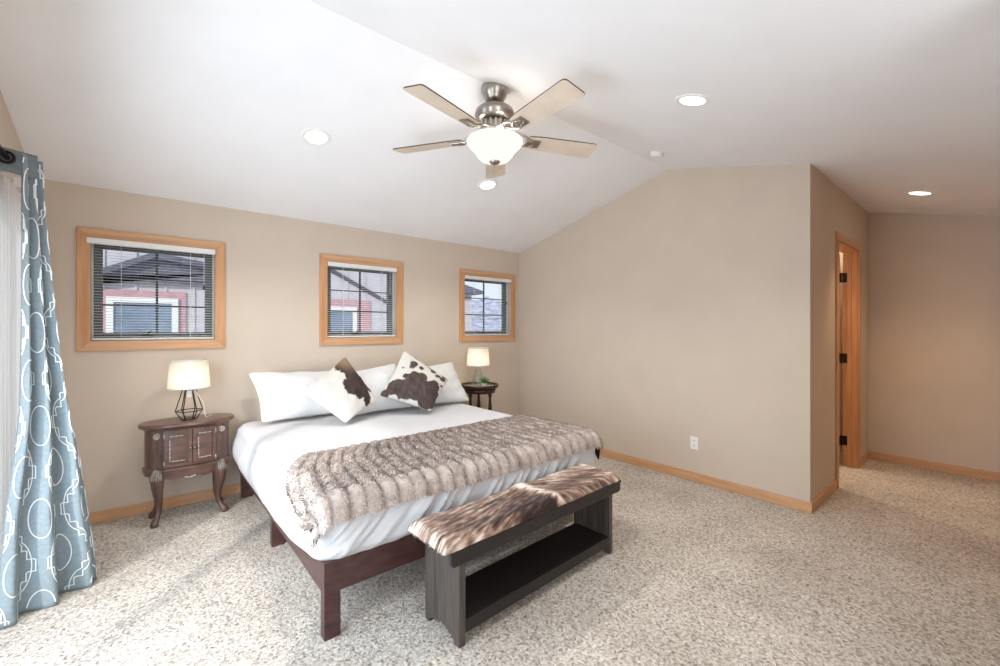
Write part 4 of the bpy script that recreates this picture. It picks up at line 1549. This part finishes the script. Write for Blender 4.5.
H = 0.46
for ci in range(-1, 7):
    xc = 0.10 + ci * 0.265
    zoff = 0.0 if ci % 2 == 0 else H / 2
    for sgn in (-1, 1):
        pts2 = []
        prev = None
        for q in range(0, 480):
            t = q / 480 * (CZ / H + 1)
            z = t * H - zoff
            c_ = cpath(t)
            if prev is not None and abs(c_ - prev) > 0.02:
                for f_ in (0.25, 0.5, 0.75):
                    pts2.append((xc + sgn * (prev + (c_ - prev) * f_), z))
            pts2.append((xc + sgn * c_, z))
            prev = c_
        stitch(pts2)
    # small eye shape in the middle of each cell
    for k in range(-1, 7):
        zc = (k + 0.5) * H - zoff
        for sgn in (-1, 1):
            stitch([(xc + sgn * 0.080 * math.sin(a), zc + 0.098 * math.cos(a)) for a in np.linspace(0, PI, 20)])
em.build('lattice_stitching', M['embroidery'], dm, do)
# flat top band with a metal ring where the rod passes
hb = MB()


def band(u, v):
    x = -0.548 + 0.158 * u
    y = 3.012 + 0.010 * math.sin(u * PI) + 0.03 * u ** 4
    return Vector((x, y, 2.135 + 0.112 * v + 0.004 * math.sin(u * 5)))


hb.grid(band, 24, 6)
hbo = hb.build('header', plain('grey_drape_header', (112, 120, 122), 0.7, 0, 0.3, 0.05, 60, 0.15, 500, 0.001), dr, do)
mm = hbo.modifiers.new('thickness', 'SOLIDIFY')
mm.thickness = 0.006
gr = MB().tube([(-0.487 + 0.026 * math.cos(t), 3.012, 2.205 + 0.026 * math.sin(t)) for t in np.linspace(0, 2 * PI, 28, endpoint=False)], 0.006, 10, closed=True)
gr.build('grommet', M['bronze'], dr, do)

sh = MB()


def sheer_pt(u, v):
    y = 3.04 + 0.78 * u
    k = math.sin(u * 2 * PI * 11 + 0.6 * N(v * 2, 3))
    return Vector((-0.528 + 0.011 * k + 0.004 * N(u * 9, v * 3), y, 0.02 + 2.14 * v))


sh.grid(sheer_pt, 160, 30)
so_ = (-0.525, 3.1, 0.02)
tag(sh.build('sheer_curtain', M['sheer'], None, so_), 'sheer white curtain hanging behind the slate blue curtain', 'curtain')
sn = MB().box((XL, 3.60, 2.205), (XL + 0.05, 3.68, 2.26), 0.004)
tag(sn.build('door_sensor', M['white_plastic'], None, (XL, 3.64, 2.21)), 'small white plastic box high on the left wall under the curtain header', 'sensor')

# ------------------------------------------------------------------ outside: neighbouring houses and ground
gm = MB().box((-40, YB + 0.4, -3.2), (60, 80, -3.0))
structure('ground', gm, M['snow'])


def house_window(root, o, x0, x1, z0, z1, y):
    f = MB()
    t = 0.09
    f.box((x0 - t, y - 0.05, z0 - t), (x0, y, z1 + t)).box((x1, y - 0.05, z0 - t), (x1 + t, y, z1 + t))
    f.box((x0, y - 0.05, z1), (x1, y, z1 + t)).box((x0, y - 0.05, z0 - t), (x1, y, z0))
    w = f.build('window', M['vinyl_white'], root, o)
    MB().box((x0, y - 0.02, z0), (x1, y - 0.01, z1)).build('pane', M['house_glass'], w, o)


HY = 9.5
ho = (1.5, HY, -3)
ha = tag(empty('house', ho), 'pale sided neighbouring house with dusty red window bands, outside the left and middle windows', 'house')
wl = MB().box((-7, HY, -3), (6.55, HY + 0.2, 3.2))
for q in range(34):
    xx = -6.9 + q * 0.40
    wl.box((xx, HY - 0.025, -3), (xx + 0.035, HY, 3.2))
wl.prism([(-7, 3.2), (6.55, 3.2), (1.5, 4.9)], 'y', HY, HY + 0.2)
wl.build('wall', M['siding'], ha, ho)
for xa, xb in ((-1.6, 0.60), (2.2, 4.05)):
    MB().box((xa, HY - 0.04, 0.0), (xb, HY - 0.002, 2.05)).build('red_band', M['pink_trim'], ha, ho)
house_window(ha, ho, -0.36, 0.40, 0.40, 1.84, HY - 0.04)
house_window(ha, ho, 2.75, 3.62, 0.40, 1.80, HY - 0.04)
rf = MB()
# small gabled hood standing out above the left window band
rf.prism([(-1.7, 1.74), (0.16, 2.70), (1.5, 2.50), (1.5, 2.40), (0.16, 2.60), (-1.7, 1.64)], 'y', HY - 0.25, HY, 0)
rf.build('porch_roof', M['roof'], ha, ho)
sf = MB().prism([(-1.45, 1.98), (-0.9, 2.06), (0.16, 2.60), (1.3, 2.44), (1.3, 2.20), (-1.4, 2.17)], 'y', HY - 0.12, HY - 0.03, 0)
sf.build('porch_gable', M['roof'], ha, ho)
rk = MB().prism([(3.0, 2.80), (4.6, 2.00), (4.6, 1.92), (3.0, 2.72)], 'y', HY - 0.06, HY, 0)
rk.build('rake_trim', M['fascia'], ha, ho)
mr = MB().prism([(-7.4, 3.0), (1.5, 5.0), (6.9, 3.0), (6.9, 3.2), (1.5, 5.2), (-7.4, 3.2)], 'y', HY - 0.4, HY + 6, 0)
mr.build('roof', M['roof'], ha, ho)

HB = 18.0
hb_o = (11, HB, -3)
h2 = tag(empty('house', hb_o), 'far house with a dark hipped roof seen through the right window', 'house')
wl = MB().box((8.0, HB, -3), (13.2, HB + 5, 3.22))
for q in range(13):
    xx = 8.1 + q * 0.40
    wl.box((xx, HB - 0.025, -3), (xx + 0.04, HB, 3.22))
wl.build('wall', M['siding'], h2, hb_o)
rr = MB()
rr.add([(7.6, HB - 0.5, 3.36), (13.6, HB - 0.5, 3.36), (13.6, HB + 5.5, 3.36), (7.6, HB + 5.5, 3.36), (9.6, HB + 2.5, 4.6), (12.0, HB + 2.5, 4.6), (7.6, HB - 0.5, 3.20), (13.6, HB - 0.5, 3.20), (13.6, HB + 5.5, 3.20), (7.6, HB + 5.5, 3.20)],
       [(0, 1, 5, 4), (1, 2, 5), (2, 3, 4, 5), (3, 0, 4), (6, 7, 1, 0), (7, 8, 2, 1), (8, 9, 3, 2), (9, 6, 0, 3), (9, 8, 7, 6)])
rr.build('roof', M['roof'], h2, hb_o)
hl = MB()


def hill(u, v):
    x = 4 + 66 * u
    y = 30 + 40 * v
    return Vector((x, y, -3.0 + v * 10.6 * (0.95 + 0.12 * N(x * 0.08, 3) + 0.15 * N(x * 0.3, 5)) + 0.8 * N(x * 0.2, y * 0.2, 2) * v))


hl.grid(hill, 60, 24)
structure('hillside', hl, M['spruce'])
